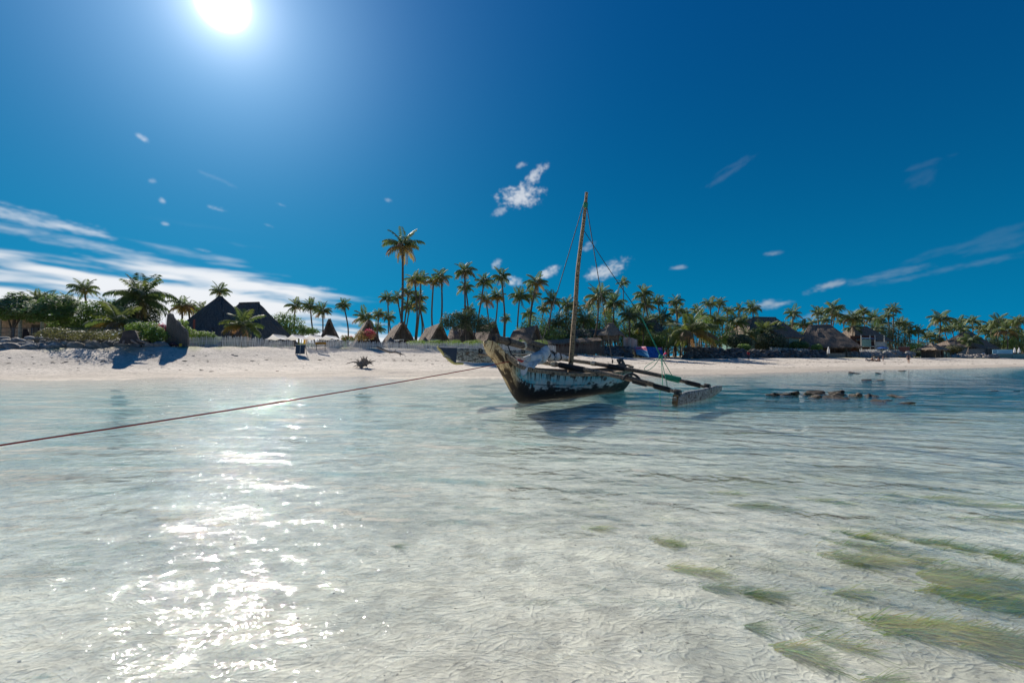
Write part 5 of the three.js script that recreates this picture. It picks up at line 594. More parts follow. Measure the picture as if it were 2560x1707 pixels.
  { const dir = B(1.62, 2.08, 0.10).sub(B(0.4, 1.92, 0.02)).normalize(), c = B(1.62, 2.08, 0.10); const ring = tube([c.clone().addScaledVector(dir, -0.12), c.clone().addScaledVector(dir, 0.05)], 0.142, 16, 2, false), bore = tube([c.clone().addScaledVector(dir, 0.002), c.clone().addScaledVector(dir, 0.035)], 0.085, 14, 2, true), face = new THREE.RingGeometry(0.082, 0.142, 18); face.lookAt(dir); face.translate(...c.clone().addScaledVector(dir, 0.05).toArray()); part('yard_collar', merged([ring, face]), mat(0.24, 0.21, 0.19, 0.85, { map: weather }), boat); part('yard_bore', bore, tar, boat); }
  part('spare_log', tube([B(-0.25, 2.0, 0.02), B(-1.35, 1.86, -0.1)], [0.085, 0.095], 10, 4), greyWood, boat);
  for (const [a, y, l, r, m] of [[1.0, 2.0, 0.06, 0.125, tar], [0.1, 1.88, 0.0, 0.122, cream], [-0.4, 1.82, -0.05, 0.12, tar], [-1.15, 1.74, -0.1, 0.17, tar]]) { const pts = []; for (let k = 0; k <= 32; k++) { const th = k / 8 * 6.283; pts.push(B(a - k * 0.003, y + Math.sin(th) * r, l + Math.cos(th) * r)); } part('lashing', tube(pts, 0.014, 4, 48, false), m, boat); }
  line([[1.0, 1.92, 0.1], [0.9, 1.62, 0.22], [0.75, 1.5, 0.27]], 0.02, rope, 'bow_lashing'); line([[0.75, 1.55, 0.2], [0.2, 1.5, 0.28], [-0.3, 1.66, 0.16]], 0.012, cream, 'loose_rope'); line([[0.7, 1.6, 0.05], [0.1, 1.62, 0.15], [-0.35, 1.7, 0.1]], 0.012, cream, 'loose_rope'); line([[0.8, 1.5, 0.25], [0.5, 1.36, 0.34], [0.1, 1.42, 0.36], [-0.2, 1.7, 0.12]], 0.012, cream, 'loose_rope');
  const sailMap = tex(512, 256, (u, v) => { const n = fbm(u * 6, v * 6, 111, 5), f = fbm(u * 30, v * 8, 113, 3); let c = mix3(pc(214, 214, 212), pc(176, 190, 196), smooth(0.4, 0.65, n)); c = mix3(c, pc(176, 140, 112), smooth(0.62, 0.74, f * 0.5 + n * 0.5) * 0.6); return c; }), sailMat = new THREE.MeshStandardMaterial({ map: sailMap, roughness: 0.95, side: THREE.DoubleSide });
  { // furled sail: a lumpy roll gripped by ties, and a flap spilling over the port rail
    const ctr = [[0.15, 1.40, 0.14, 0.10], [-0.35, 1.45, 0.14, 0.20], [-0.9, 1.52, 0.06, 0.26], [-1.25, 1.68, -0.12, 0.27], [-1.55, 1.62, -0.24, 0.18], [-2.1, 1.5, -0.36, 0.17], [-2.7, 1.45, -0.48, 0.15], [-3.3, 1.42, -0.6, 0.10], [-3.9, 1.42, -0.72, 0.05]], g = tube(ctr.map((c) => B(c[0], c[1], c[2])), ctr.map((c) => c[3]), 22, 90), p = g.attributes.position; g.computeVertexNormals(); const nn = g.attributes.normal; for (let i = 0; i < p.count; i++) { const x = p.getX(i), y = p.getY(i), z = p.getZ(i), k = 0.11 * (fbm(x * 2.2 + 7, y * 6 + z * 6 + 7, 121, 4) - 0.5) ; p.setXYZ(i, x + nn.getX(i) * k, y + nn.getY(i) * k, z + nn.getZ(i) * k); } g.computeVertexNormals(); const s = part('furled_sail', g, sailMat, boat);
    const n = 26, m = 12, pos = [], uv = [], idx = []; for (let i = 0; i <= n; i++) for (let j = 0; j <= m; j++) { const t = i / n, q = j / m, a = lerp(0.62, -0.55, t), top = 1.52 - 0.12 * Math.sin(t * 3), drop = (0.25 + 0.17 * Math.sin(t * 5 + 1) + 0.1 * Math.sin(t * 13)) * q, out = 0.16 + 0.26 * Math.pow(q, 0.6) + 0.035 * Math.sin(t * 22 + q * 3) * q; const v = B(a, top - drop, out + 0.08 * t); pos.push(v.x, v.y, v.z); uv.push(t, q * 0.5); } for (let i = 0; i < n; i++) for (let j = 0; j < m; j++) { const a = i * (m + 1) + j; idx.push(a, a + 1, a + m + 1, a + 1, a + m + 2, a + m + 1); } const f = new THREE.BufferGeometry(); f.setAttribute('position', new THREE.Float32BufferAttribute(pos, 3)); f.setAttribute('uv', new THREE.Float32BufferAttribute(uv, 2)); f.setIndex(idx); f.computeVertexNormals(); part('sail_flap', f, sailMat, boat);
    for (const [a, y, l, r] of [[-1.58, 1.62, -0.25, 0.21], [-2.05, 1.5, -0.36, 0.2], [-2.75, 1.45, -0.49, 0.16]]) { const pts = []; for (let k = 0; k <= 20; k++) { const th = k / 10 * 6.283; pts.push(B(a - k * 0.004, y + Math.sin(th) * r, l + Math.cos(th) * r)); } part('sail_tie', tube(pts, 0.016, 4, 40, false), rope, s); } }
  part('red_rag', tube([B(0.62, 1.44, 0.27), B(0.5, 1.40, 0.32), B(0.36, 1.41, 0.31)], [0.03, 0.05, 0.02], 6, 8), mat(0.5, 0.06, 0.05, 0.9), boat);
  // the mooring rope, running from the bow past the camera's side into the shallows
  boat.updateMatrixWorld(true); const w0 = boat.localToWorld(B(0.75, 1.36, 0.27)), w00 = boat.localToWorld(B(0.95, 1.38, 0.26)), w2 = P(0, 1113, 6.2), ropePts = [w0, w00]; for (let i = 1; i <= 10; i++) { const t = i / 8; ropePts.push(w00.clone().lerp(w2, t).add(V(0, -0.22 * t * Math.max(0, 1 - t), 0))); }
  single('mooring_rope', tube(ropePts, 0.0125, 6, 100), mat(0.33, 0.035, 0.035, 0.85), 'long dark red mooring rope stretched from the boat bow over the water', 'rope');
}

// ---------------------------------------------------------------- driftwood
{
  const drift = mat(0.82, 0.76, 0.7, 0.9, { map: woodMap }), d = 45, c = P(908, 872, d), gy = groundY(c.x, -d), R = rng(71), t = thing('driftwood_root', 'bleached driftwood root ball with spiky twisted roots on the sand', 'driftwood', [c.x, gy, -d]);
  part('root_core', tube([V(-0.35, 0.15, 0), V(0, 0.5, 0), V(0.3, 0.62, -0.2)], [0.28, 0.36, 0.2], 9, 8), drift, t);
  for (let i = 0; i < 38; i++) { const a = R() * 6.283, e = -0.35 + R() * 1.5, L = 0.45 + R() * 0.8, dir = V(Math.cos(a) * Math.cos(e), Math.sin(e), Math.sin(a) * Math.cos(e) * 0.8), p0 = V((R() - 0.5) * 0.9, 0.36 + (R() - 0.5) * 0.3, (R() - 0.5) * 0.3), p1 = p0.clone().addScaledVector(dir, L * 0.5).add(V((R() - 0.5) * 0.25, (R() - 0.5) * 0.2, 0)), p2 = p0.clone().addScaledVector(dir, L).add(V((R() - 0.5) * 0.35, -0.1 + (R() - 0.5) * 0.3, 0)); for (const p of [p1, p2]) p.y = Math.max(p.y, 0.02); part('root', tube([p0, p1, p2], [0.085 + R() * 0.04, 0.055, 0.016], 6, 7), drift, t); }
  const b = P(978, 878, 44), gb = groundY(b.x, -44), l = thing('driftwood_branch', 'long bare driftwood branch with stubby side shoots lying on the sand', 'driftwood', [b.x, gb, -44]); const X = (px) => (px - 978) * 44 / FOCAL, Y = (py) => P(978, py, 44).y - gb; part('stem', tube([V(X(942), Y(867), 0), V(X(958), Y(874), 0.1), V(X(975), Y(880), 0), V(X(990), Y(880), 0.1), V(X(1002), Y(885), 0), V(X(1012), Y(886.5), 0)], [0.11, 0.12, 0.1, 0.085, 0.07, 0.02], 8, 36), drift, l); for (const [x, y, x2, y2] of [[986, 879, 990, 874], [999, 884, 1003, 880], [1000, 884, 1001, 891], [975, 880, 974, 884]]) part('side_shoot', tube([V(X(x), Y(y), 0.05), V(X(x2), Y(y2), 0.08)], [0.055, 0.02], 6, 3), drift, l);
  const q = P(430, 868, 46), g2 = groundY(q.x, -46), k = thing('beach_clutter', 'dark bundle of netting beside a small yellow can on the shaded sand', 'bundle', [q.x, g2, -46]); part('bundle', tube([V(-0.5, 0.1, 0), V(0, 0.28, 0), V(0.5, 0.12, 0)], [0.14, 0.22, 0.12], 9, 10), mat(0.05, 0.03, 0.04, 0.9), k); const can = thing('yellow_can', 'small yellow can standing on the shaded sand', 'can', [P(450, 868, 46).x, groundY(P(450, 868, 46).x, -46), -46]); part('body', tube([V(0, 0, 0), V(0, 0.26, 0)], 0.13, 10, 2), mat(0.62, 0.4, 0.03, 0.6), can); part('lid', tube([V(0, 0.26, 0), V(0, 0.29, 0)], 0.14, 10, 1), mat(0.5, 0.32, 0.03, 0.6), can);
}
// ---------------------------------------------------------------- sea grass and weed on the sea bed
{
  const blade = new THREE.BufferGeometry(); { const pos = [], idx = []; for (let i = 0; i <= 4; i++) { const t = i / 4, w = 0.006 * (1 - t * 0.85); pos.push(-w, t * 0.5 - 0.12 * t * t, 0.55 * t * t, w, t * 0.5 - 0.12 * t * t, 0.55 * t * t); if (i < 4) { const a = i * 2; idx.push(a, a + 1, a + 2, a + 1, a + 3, a + 2); } } blade.setAttribute('position', new THREE.Float32BufferAttribute(pos, 3)); blade.setIndex(idx); blade.computeVertexNormals(); }
  // patches where the photograph shows them: centre, half width and half height there, density
  const R = rng(404), list = [], DEEP = EYE + 0.33; const patch = (px, py, hw, hh, n, skew = 0.25) => { const d = DEEP * FOCAL / (py - 895), c = P(px, py, d), k = d / FOCAL, kz = d * d / (FOCAL * DEEP); for (let i = 0; i < n; i++) { const u = (R() + R() + R() - 1.5) * 1.1, v = (R() + R() - 1); if (fbm(u * 4 + px, v * 3 + py, 9, 3) < 0.5) continue; const x = c.x + u * hw * k, z = -d + v * hh * kz + u * hw * skew * kz; list.push([x, groundY(x, z) - 0.005, z]); } };
  patch(2390, 1425, 180, 34, 9000, 0.30); patch(2500, 1478, 110, 40, 3000, 0.2); patch(2440, 1562, 160, 38, 9000, 0.22); patch(2555, 1605, 70, 34, 1800, 0.2); patch(2205, 1358, 90, 18, 800, 0.3); patch(2440, 1355, 110, 22, 1500, 0.3); patch(2140, 1322, 34, 10, 500, 0.3); patch(2440, 1240, 190, 10, 1500, 0.06); patch(2310, 1220, 110, 7, 700, 0.05); patch(2530, 1278, 100, 10, 800, 0.06);
  patch(1890, 1252, 66, 9, 800, 0.05); patch(1810, 1215, 44, 6, 260, 0.05); patch(2062, 1232, 50, 7, 360, 0.1); patch(1480, 1300, 26, 7, 240, 0.05); patch(1655, 1336, 26, 10, 260, 0.2); patch(1700, 1396, 36, 10, 360, 0.2); patch(1762, 1405, 26, 9, 320, 0.05); patch(1790, 1442, 34, 9, 300, 0.05); patch(1900, 1455, 40, 10, 460, 0.05); patch(2100, 1452, 30, 8, 320, 0); patch(1985, 1585, 45, 26, 600, 0.3); patch(2075, 1562, 50, 14, 400, 0.4); patch(1870, 1530, 16, 8, 120, 0); patch(985, 1342, 9, 4, 90, 0); patch(2190, 1648, 30, 10, 200, 0.2); patch(640, 985, 90, 5, 500, 0); patch(560, 940, 110, 4, 400, 0); patch(1000, 928, 90, 4, 500, 0); patch(1130, 936, 90, 4, 500, 0);
  const m4 = new THREE.Matrix4(), mesh = new THREE.InstancedMesh(blade, leafLike(0.36, 0.38, 0.03), list.length); list.forEach(([x, y, z], i) => { const s = 0.10 + R() * 0.2; m4.compose(V(x, y, z), new THREE.Quaternion().setFromEuler(new THREE.Euler((R() - 0.3) * 0.5, 1.2 + (R() - 0.5) * 1.6, (R() - 0.5) * 0.6, 'YXZ')), V(s * (2 + 2 * R()), s * 0.4, s * 1.5)); mesh.setMatrixAt(i, m4); const tone = fbm(x * 5, z * 5, 15, 3), k2 = tone < 0.46 ? 0.45 : 1; mesh.setColorAt(i, lin((0.6 + R() * 0.9) * k2, (0.7 + R() * 0.6) * (k2 * 0.7 + 0.3), 0.5 + R() * 0.6)); });
  mesh.name = 'seagrass'; mesh.userData = { kind: 'stuff', label: 'olive green seagrass growing in patches on the pale sea bed', category: 'seagrass' }; shade(mesh); scene.add(mesh);
  // shells and bits on the bottom
  const bits = []; for (let i = 0; i < 260; i++) { const d = 2.3 + 9 * Math.pow(R(), 1.5), x = (R() - 0.5) * d * 2.3; bits.push([x, groundY(x, -d), -d]); } const shell = rock(777, 1), sm = new THREE.InstancedMesh(shell, mat(0.42, 0.38, 0.32, 0.8), bits.length); bits.forEach(([x, y, z], i) => { const s = 0.004 + R() * R() * 0.012; m4.compose(V(x, y, z), new THREE.Quaternion().setFromEuler(new THREE.Euler(R() * 3, R() * 6, 0)), V(s * 1.4, s * 0.6, s)); sm.setMatrixAt(i, m4); const g = 0.6 + R() * 1.3; sm.setColorAt(i, lin(g, g * 0.95, g * 0.9)); }); sm.name = 'shell_fragments'; sm.userData = { kind: 'stuff', label: 'scattered shell and coral fragments on the pale sea bed', category: 'shells' }; shade(sm); scene.add(sm);
  // dried weed along the tide marks
  const wr = []; for (let i = 0; i < 900; i++) { const x = -60 + R() * 170, w = waterline(x), v = plantline(x), row = R() < 0.5 ? 0.66 : R() < 0.5 ? 0.3 + R() * 0.3 : 0.8, d = lerp(w, v, row + (R() - 0.5) * 0.05); wr.push([x, height(x, d) + 0.01, -d]); } const wm = new THREE.InstancedMesh(rock(778, 1), mat(0.12, 0.09, 0.06, 0.9), wr.length); wr.forEach(([x, y, z], i) => { const s = 0.03 + R() * R() * 0.16; m4.compose(V(x, y, z), new THREE.Quaternion().setFromEuler(new THREE.Euler(0, R() * 6, 0)), V(s * 1.8, s * 0.25, s)); wm.setMatrixAt(i, m4); }); wm.name = 'tide_wrack'; wm.userData = { kind: 'stuff', label: 'scraps of dark dried weed along the tide marks on the sand', category: 'wrack' }; shade(wm); scene.add(wm);
}
// ---------------------------------------------------------------- people
function surface(bones, res, c, half, k = 0.035) {
  // the smooth union of tapered capsules, meshed; c and half give the cube it lies in
  const mc = new MarchingCubes(res, new THREE.MeshStandardMaterial(), false, false, 60000); mc.isolation = 0; const f = mc.field, N = res, step = 2 / N;
  for (let z = 0; z < N; z++) for (let y = 0; y < N; y++) for (let x = 0; x < N; x++) {
    const px = c[0] + half * (x * step - 1), py = c[1] + half * (y * step - 1), pz = c[2] + half * (z * step - 1); let d = 1e3;
    for (const [a, b, r0, r1] of bones) { const bx = b[0] - a[0], by = b[1] - a[1], bz = b[2] - a[2], ax = px - a[0], ay = py - a[1], az = pz - a[2], L = bx * bx + by * by + bz * bz || 1e-9, t = clamp((ax * bx + ay * by + az * bz) / L), q = Math.hypot(ax - bx * t, ay - by * t, az - bz * t) - lerp(r0, r1, t); const h = Math.max(k - Math.abs(d - q), 0) / k; d = Math.min(d, q) - h * h * k * 0.25; }
    f[x + y * N + z * N * N] = -d;
  }
  mc.update(); const n = mc.count ?? mc.geometry.drawRange.count, pos = new Float32Array(n * 3), nor = new Float32Array(n * 3); for (let i = 0; i < n; i++) for (let j = 0; j < 3; j++) { pos[i * 3 + j] = c[j] + half * mc.positionArray[i * 3 + j]; nor[i * 3 + j] = mc.normalArray[i * 3 + j]; }
  const g = new THREE.BufferGeometry(); g.setAttribute('position', new THREE.BufferAttribute(pos, 3)); g.deleteAttribute('normal'); const q = mergeVertices(g, 1e-4); q.computeVertexNormals(); return q;
}
// pose: joints in metres, facing +z
function person(px, feetPy, dist, turn, pose, look, label, group) {
  const g = P(px, feetPy, dist), t = thing('person', label, 'person', [g.x, groundY(g.x, -dist), -dist], turn, group), J = pose, s = look.scale ?? 1; t.scale.setScalar(s); t.position.y += look.lift ?? 0;
  const two = (f) => [f('L'), f('R')].flat(), bones = [[J.hip, J.chest, 0.125, 0.135], [J.chest, J.neck, 0.12, 0.055], [J.neck, J.head, 0.05, 0.075], ...two((q) => [[J.hip, J['hip' + q], 0.11, 0.1], [J['hip' + q], J['knee' + q], 0.088, 0.056], [J['knee' + q], J['ankle' + q], 0.054, 0.036], [J['ankle' + q], J['toe' + q], 0.037, 0.028], [J.chest, J['sho' + q], 0.1, 0.062], [J['sho' + q], J['elb' + q], 0.05, 0.038], [J['elb' + q], J['wri' + q], 0.037, 0.026]])];
  const h = J.head, fwd = J.face ?? [0, 0, 1], headBones = [[[h[0], h[1] - 0.02, h[2]], [h[0], h[1] + 0.05, h[2] - 0.01], 0.085, 0.095], [[h[0] + fwd[0] * 0.05, h[1] - 0.075, h[2] + fwd[2] * 0.05], [h[0], h[1], h[2]], 0.045, 0.07], [[h[0] + fwd[0] * 0.09, h[1] + 0.005, h[2] + fwd[2] * 0.09], [h[0] + fwd[0] * 0.112, h[1] - 0.022, h[2] + fwd[2] * 0.112], 0.012, 0.014], ...[-1, 1].map((e) => [[h[0] + e * fwd[2] * 0.085, h[1], h[2] - e * fwd[0] * 0.085], [h[0] + e * fwd[2] * 0.09, h[1] + 0.03, h[2] - e * fwd[0] * 0.09], 0.014, 0.016])];
  const fingers = two((q) => { const w = V(...J['wri' + q]), e = V(...J['elb' + q]), d = w.clone().sub(e).normalize(), side = V(1, 0, 0).addScaledVector(d, -d.x).normalize(), up = d.clone().cross(side), palm = w.clone().addScaledVector(d, 0.055), out = [tube([w, palm, w.clone().addScaledVector(d, 0.085)], [0.026, 0.033, 0.03], 7, 4)]; [[-0.027, 0.062], [-0.009, 0.075], [0.009, 0.07], [0.026, 0.055]].forEach(([o, L]) => { const a = palm.clone().addScaledVector(side, o).addScaledVector(d, 0.03), b = a.clone().addScaledVector(d, L * 0.5).addScaledVector(up, -0.008), c = b.clone().addScaledVector(d, L * 0.4).addScaledVector(up, -0.022); out.push(tube([a, b, c], [0.0095, 0.0088, 0.007], 5, 4)); }); const th = w.clone().addScaledVector(d, 0.03).addScaledVector(side, 0.028); out.push(tube([th, th.clone().addScaledVector(side, 0.03).addScaledVector(d, 0.025), th.clone().addScaledVector(side, 0.036).addScaledVector(d, 0.055)], [0.012, 0.0105, 0.008], 5, 4)); return out; });
  const ys = bones.flatMap((b) => [b[0], b[1]]), lo = [0, 1, 2].map((i) => Math.min(...ys.map((p) => p[i])) - 0.16), hi = [0, 1, 2].map((i) => Math.max(...ys.map((p) => p[i])) + 0.16), c = lo.map((v, i) => (v + hi[i]) / 2), half = Math.max(...lo.map((v, i) => hi[i] - v)) / 2, strip = (q) => { const n = q.index ? q.toNonIndexed() : q; n.deleteAttribute('uv'); return n; };
  const body = part('body', mergeGeometries([strip(surface(bones, 46, c, half)), strip(surface(headBones, 26, [h[0], h[1], h[2]], 0.17, 0.02)), ...fingers.map(strip)]), look.skin, t);
  const grow = (list, e, m, name, res = 36) => { const p = list.flatMap((b) => [b[0], b[1]]), l = [0, 1, 2].map((i) => Math.min(...p.map((v) => v[i])) - 0.2), u = [0, 1, 2].map((i) => Math.max(...p.map((v) => v[i])) + 0.2), cc = l.map((v, i) => (v + u[i]) / 2), hh = Math.max(...l.map((v, i) => u[i] - v)) / 2; part(name, surface(list.map((b) => [b[0], b[1], b[2] + e, b[3] + e]), res, cc, hh), m, t); }, cut = (a, b, f) => a.map((v, i) => lerp(v, b[i], f));
  if (look.shirt) grow([[J.hip, J.chest, 0.125, 0.135], [J.chest, cut(J.chest, J.neck, 0.55), 0.12, 0.08], ...two((q) => [[J.chest, J['sho' + q], 0.1, 0.062], [J['sho' + q], cut(J['sho' + q], J['elb' + q], look.sleeve ?? 0.6), 0.052, 0.045]])], 0.018, look.shirt, 'shirt');
  if (look.shorts) grow([[J.hip, cut(J.hip, J.chest, 0.2), 0.125, 0.125], ...two((q) => [[J.hip, J['hip' + q], 0.11, 0.1], [J['hip' + q], cut(J['hip' + q], J['knee' + q], look.leg ?? 0.7), 0.09, 0.07]])], 0.02, look.shorts, 'shorts');
  if (look.top) grow([[cut(J.hip, J.chest, 0.8), J.chest, 0.125, 0.13]], 0.012, look.top, 'swim_top', 28);
  grow([[[h[0] - fwd[0] * 0.02, h[1] + 0.045, h[2] - fwd[2] * 0.02], [h[0] - fwd[0] * 0.05, h[1] + (look.long ? -0.2 : 0.0), h[2] - fwd[2] * 0.05], 0.092, look.long ? 0.06 : 0.075]], 0.008, look.hair, look.cap ? 'cap' : 'hair', 24);
  return t;
}
const stand = (o = {}) => ({ hip: [0, 0.98, 0], chest: [0, 1.28, 0.01], neck: [0, 1.48, 0], head: [0, 1.6, 0.02], hipL: [0.09, 0.92, 0], hipR: [-0.09, 0.92, 0], kneeL: [0.1, 0.5, 0.03], kneeR: [-0.1, 0.5, 0.03], ankleL: [0.11, 0.08, -0.02], ankleR: [-0.11, 0.08, -0.02], toeL: [0.13, 0.035, 0.15], toeR: [-0.13, 0.035, 0.15], shoL: [0.18, 1.42, 0], shoR: [-0.18, 1.42, 0], elbL: [0.24, 1.14, -0.02], elbR: [-0.24, 1.14, -0.02], wriL: [0.22, 0.88, 0.06], wriR: [-0.22, 0.88, 0.06], ...o });
const skinDark = mat(0.10, 0.055, 0.035, 0.55), skinTan = mat(0.36, 0.2, 0.13, 0.55), hairDark = mat(0.02, 0.016, 0.014, 0.7), navy = mat(0.03, 0.04, 0.07, 0.85);
person(1872, 903, 81, 0.3, stand({ wriL: [0.1, 1.02, 0.22], elbL: [0.25, 1.16, 0.02], wriR: [-0.08, 1.02, 0.22], elbR: [-0.25, 1.16, 0.02] }), { skin: skinDark, shirt: mat(0.42, 0.02, 0.03, 0.85), shorts: navy, hair: mat(0.6, 0.5, 0.36, 0.8), cap: true, leg: 0.95 }, 'person in a red shirt and pale cap standing on the sand below the rubble');
person(2273, 911, 86, 2.4, stand({ kneeL: [0.08, 0.52, 0.14], ankleL: [0.08, 0.09, 0.16], toeL: [0.09, 0.035, 0.32], kneeR: [-0.08, 0.5, -0.02], ankleR: [-0.08, 0.13, -0.22], toeR: [-0.08, 0.04, -0.08], elbL: [0.23, 1.15, -0.1], wriL: [0.24, 0.92, -0.12], elbR: [-0.26, 1.18, 0.06], wriR: [-0.3, 0.95, 0.2] }), { skin: skinTan, top: navy, shorts: navy, leg: 0.12, hair: hairDark, long: true }, 'person with long dark hair in dark swimwear walking along the sand');
person(2461, 901, 132, 2.8, stand({ kneeL: [0.08, 0.52, 0.1], ankleL: [0.08, 0.09, 0.12], toeL: [0.09, 0.035, 0.28] }), { skin: skinDark, shirt: mat(0.62, 0.66, 0.74, 0.85), shorts: navy, hair: hairDark }, 'person in a white top and dark shorts in front of the tan stones');
const sit = (o = {}) => ({ hip: [0, 0.13, 0], chest: [0, 0.45, -0.06], neck: [0, 0.64, -0.04], head: [0, 0.76, -0.01], hipL: [0.1, 0.13, 0.03], hipR: [-0.1, 0.13, 0.03], kneeL: [0.13, 0.4, 0.36], kneeR: [-0.13, 0.4, 0.36], ankleL: [0.12, 0.07, 0.58], ankleR: [-0.12, 0.07, 0.58], toeL: [0.13, 0.035, 0.74], toeR: [-0.13, 0.035, 0.74], shoL: [0.18, 0.58, -0.05], shoR: [-0.18, 0.58, -0.05], elbL: [0.24, 0.38, 0.14], elbR: [-0.24, 0.38, 0.14], wriL: [0.14, 0.42, 0.36], wriR: [-0.14, 0.42, 0.36], ...o });
const recline = { hip: [0, 0.13, 0], chest: [0, 0.28, -0.28], neck: [0, 0.42, -0.44], head: [0, 0.52, -0.5], hipL: [0.1, 0.12, 0.05], hipR: [-0.1, 0.12, 0.05], kneeL: [0.12, 0.3, 0.42], kneeR: [-0.12, 0.12, 0.48], ankleL: [0.12, 0.06, 0.75], ankleR: [-0.12, 0.07, 0.9], toeL: [0.13, 0.1, 0.9], toeR: [-0.13, 0.17, 1.0], shoL: [0.18, 0.38, -0.36], shoR: [-0.18, 0.38, -0.36], elbL: [0.26, 0.1, -0.5], elbR: [-0.26, 0.1, -0.5], wriL: [0.26, 0.05, -0.26], wriR: [-0.26, 0.05, -0.26] };
person(2173, 904, 92, 1.4, recline, { skin: skinTan, shorts: navy, hair: mat(0.25, 0.26, 0.3, 0.8), shirt: mat(0.2, 0.22, 0.27, 0.9) }, 'person in grey reclining on the sand at the end of the group');
person(2182, 904, 92, 1.2, sit(), { skin: skinTan, shorts: navy, leg: 0.3, hair: hairDark }, 'person sitting upright on the sand with bent knees');
person(2193, 904, 92, -1.5, recline, { skin: skinTan, shorts: mat(0.16, 0.05, 0.03, 0.9), hair: hairDark, leg: 0.3 }, 'tanned person in brown swimwear reclining on the sand');
person(2200, 904, 92, -1.2, sit({ chest: [0, 0.42, 0.1], neck: [0, 0.56, 0.22], head: [0, 0.66, 0.3], shoL: [0.18, 0.5, 0.16], shoR: [-0.18, 0.5, 0.16] }), { skin: skinTan, shorts: navy, leg: 0.3, hair: hairDark }, 'person sitting hunched forward on the sand beside the standing child');
person(2209, 904, 92.3, -0.8, stand({ elbL: [0.3, 1.3, 0.1], wriL: [0.2, 1.5, 0.16] }), { skin: skinTan, shorts: mat(0.5, 0.42, 0.4, 0.9), hair: hairDark, scale: 0.62 }, 'small child standing on the sand with a raised hand');
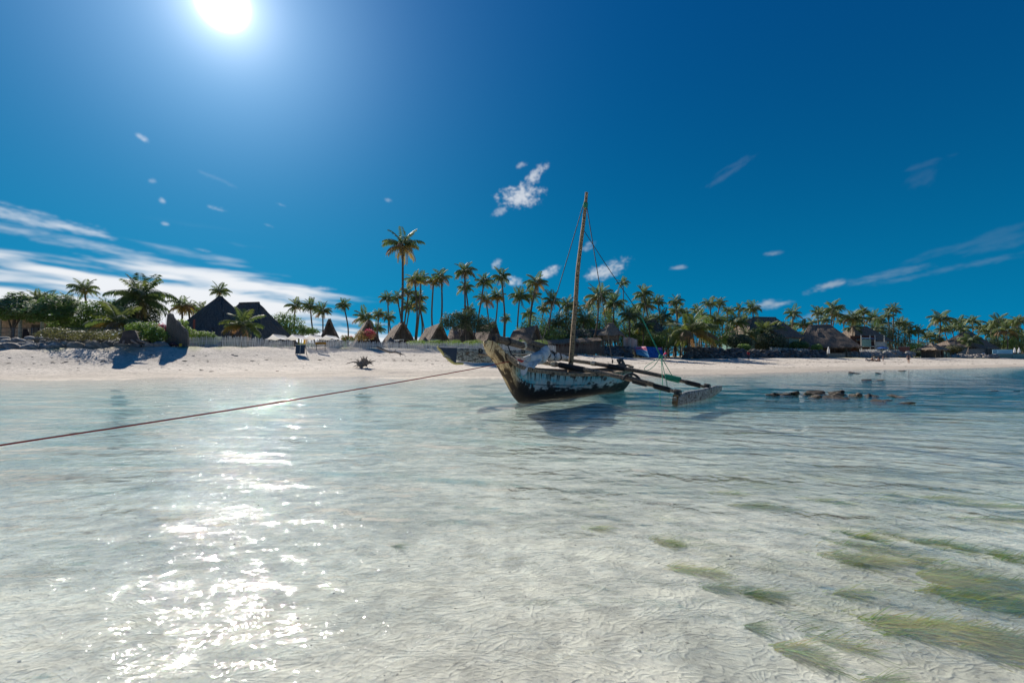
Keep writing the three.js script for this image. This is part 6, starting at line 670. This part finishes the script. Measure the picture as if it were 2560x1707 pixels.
{ // bicycle and rider
  const d = 72, g = P(1664, 910, d), gy = groundY(g.x, -d), t = thing('bicycle', 'dark bicycle with thin tyres ridden along the sand', 'bicycle', [g.x, gy, -d], -0.12), tyre = mat(0.02, 0.02, 0.02, 0.8), steel = mat(0.1, 0.1, 0.11, 0.4, { metalness: 0.7 });
  for (const x of [-0.52, 0.52]) { const w = new THREE.TorusGeometry(0.33, 0.021, 8, 36), wheel = part('wheel', w, tyre, t); wheel.position.set(x, 0.35, 0); const sp = []; for (let i = 0; i < 14; i++) sp.push(tube([V(0, 0, 0), V(0.32 * Math.cos(i * 0.449), 0.32 * Math.sin(i * 0.449), 0)], 0.003, 3, 1, false)); part('spokes', merged(sp), steel, wheel).userData.kind = 'stuff'; part('hub', tube([V(0, 0, -0.05), V(0, 0, 0.05)], 0.03, 8, 1), steel, wheel); }
  const bar = (a, b, r = 0.018) => tube([V(...a), V(...b)], r, 6, 1); part('frame', merged([bar([-0.52, 0.35, 0], [-0.05, 0.32, 0]), bar([-0.05, 0.32, 0], [-0.2, 0.85, 0]), bar([-0.2, 0.82, 0], [0.38, 0.86, 0]), bar([-0.05, 0.32, 0], [0.4, 0.78, 0]), bar([-0.52, 0.35, 0], [-0.19, 0.8, 0], 0.012), bar([0.36, 0.95, 0], [0.43, 0.72, 0]), bar([0.43, 0.72, 0], [0.52, 0.35, 0])]), steel, t); part('saddle', tube([V(-0.32, 0.92, 0), V(-0.2, 0.93, 0), V(-0.06, 0.91, 0)], [0.075, 0.06, 0.025], 8, 6), tyre, t); part('handlebar', merged([bar([0.36, 1.0, -0.27], [0.36, 1.0, 0.27], 0.013), bar([0.36, 0.93, 0], [0.36, 1.0, 0])]), steel, t); part('crank', merged([bar([-0.05, 0.32, 0.06], [-0.05, 0.15, 0.06], 0.012), bar([-0.05, 0.32, -0.06], [-0.05, 0.49, -0.06], 0.012), bar([-0.05, 0.15, 0.06], [-0.05, 0.15, 0.16], 0.016), bar([-0.05, 0.49, -0.06], [-0.05, 0.49, -0.16], 0.016)]), steel, t);
  // rider faces +z in his own axes, so he is turned to the bicycle's +x
  const ride = { hip: [0, 1.03, -0.2], chest: [0, 1.3, -0.02], neck: [0, 1.46, 0.1], head: [0, 1.57, 0.17], hipL: [0.09, 0.98, -0.18], hipR: [-0.09, 0.98, -0.18], kneeL: [0.11, 0.86, 0.24], kneeR: [-0.11, 0.62, 0.14], ankleL: [0.11, 0.57, -0.06], ankleR: [-0.11, 0.23, -0.08], toeL: [0.11, 0.52, 0.08], toeR: [-0.11, 0.18, 0.07], shoL: [0.18, 1.4, 0.05], shoR: [-0.18, 1.4, 0.05], elbL: [0.25, 1.2, 0.2], elbR: [-0.25, 1.2, 0.2], wriL: [0.23, 1.05, 0.33], wriR: [-0.23, 1.05, 0.33] };
  person(1664, 910, d, Math.PI / 2 - 0.12, ride, { skin: skinDark, shirt: mat(0.78, 0.04, 0.16, 0.85), shorts: mat(0.3, 0.27, 0.25, 0.9), hair: hairDark }, 'person in a bright pink shirt riding the bicycle');
}
// small fishing boat beside the stilts is hidden by the stakes; a thicket closes the view behind the houses
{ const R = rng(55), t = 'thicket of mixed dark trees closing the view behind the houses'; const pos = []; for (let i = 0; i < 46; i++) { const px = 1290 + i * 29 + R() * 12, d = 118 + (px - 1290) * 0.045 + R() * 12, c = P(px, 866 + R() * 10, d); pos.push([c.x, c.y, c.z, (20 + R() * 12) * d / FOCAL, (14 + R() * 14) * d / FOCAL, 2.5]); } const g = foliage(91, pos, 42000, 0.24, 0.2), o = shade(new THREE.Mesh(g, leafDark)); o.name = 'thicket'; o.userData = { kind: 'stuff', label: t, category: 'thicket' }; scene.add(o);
  const pos2 = []; for (let i = 0; i < 30; i++) { const px = -60 + i * 46 + R() * 12, d = 104 + R() * 12, c = P(px, 862 + R() * 6, d); pos2.push([c.x, c.y, c.z, (22 + R() * 12) * d / FOCAL, (5 + R() * 8) * d / FOCAL, 2.5]); } const o2 = shade(new THREE.Mesh(foliage(92, pos2, 20000, 0.22, 0.2), leafMid)); o2.name = 'undergrowth'; o2.userData = { kind: 'stuff', label: 'low green undergrowth on the land behind the A-frame huts', category: 'undergrowth' }; scene.add(o2); }

renderer.render(scene, camera);
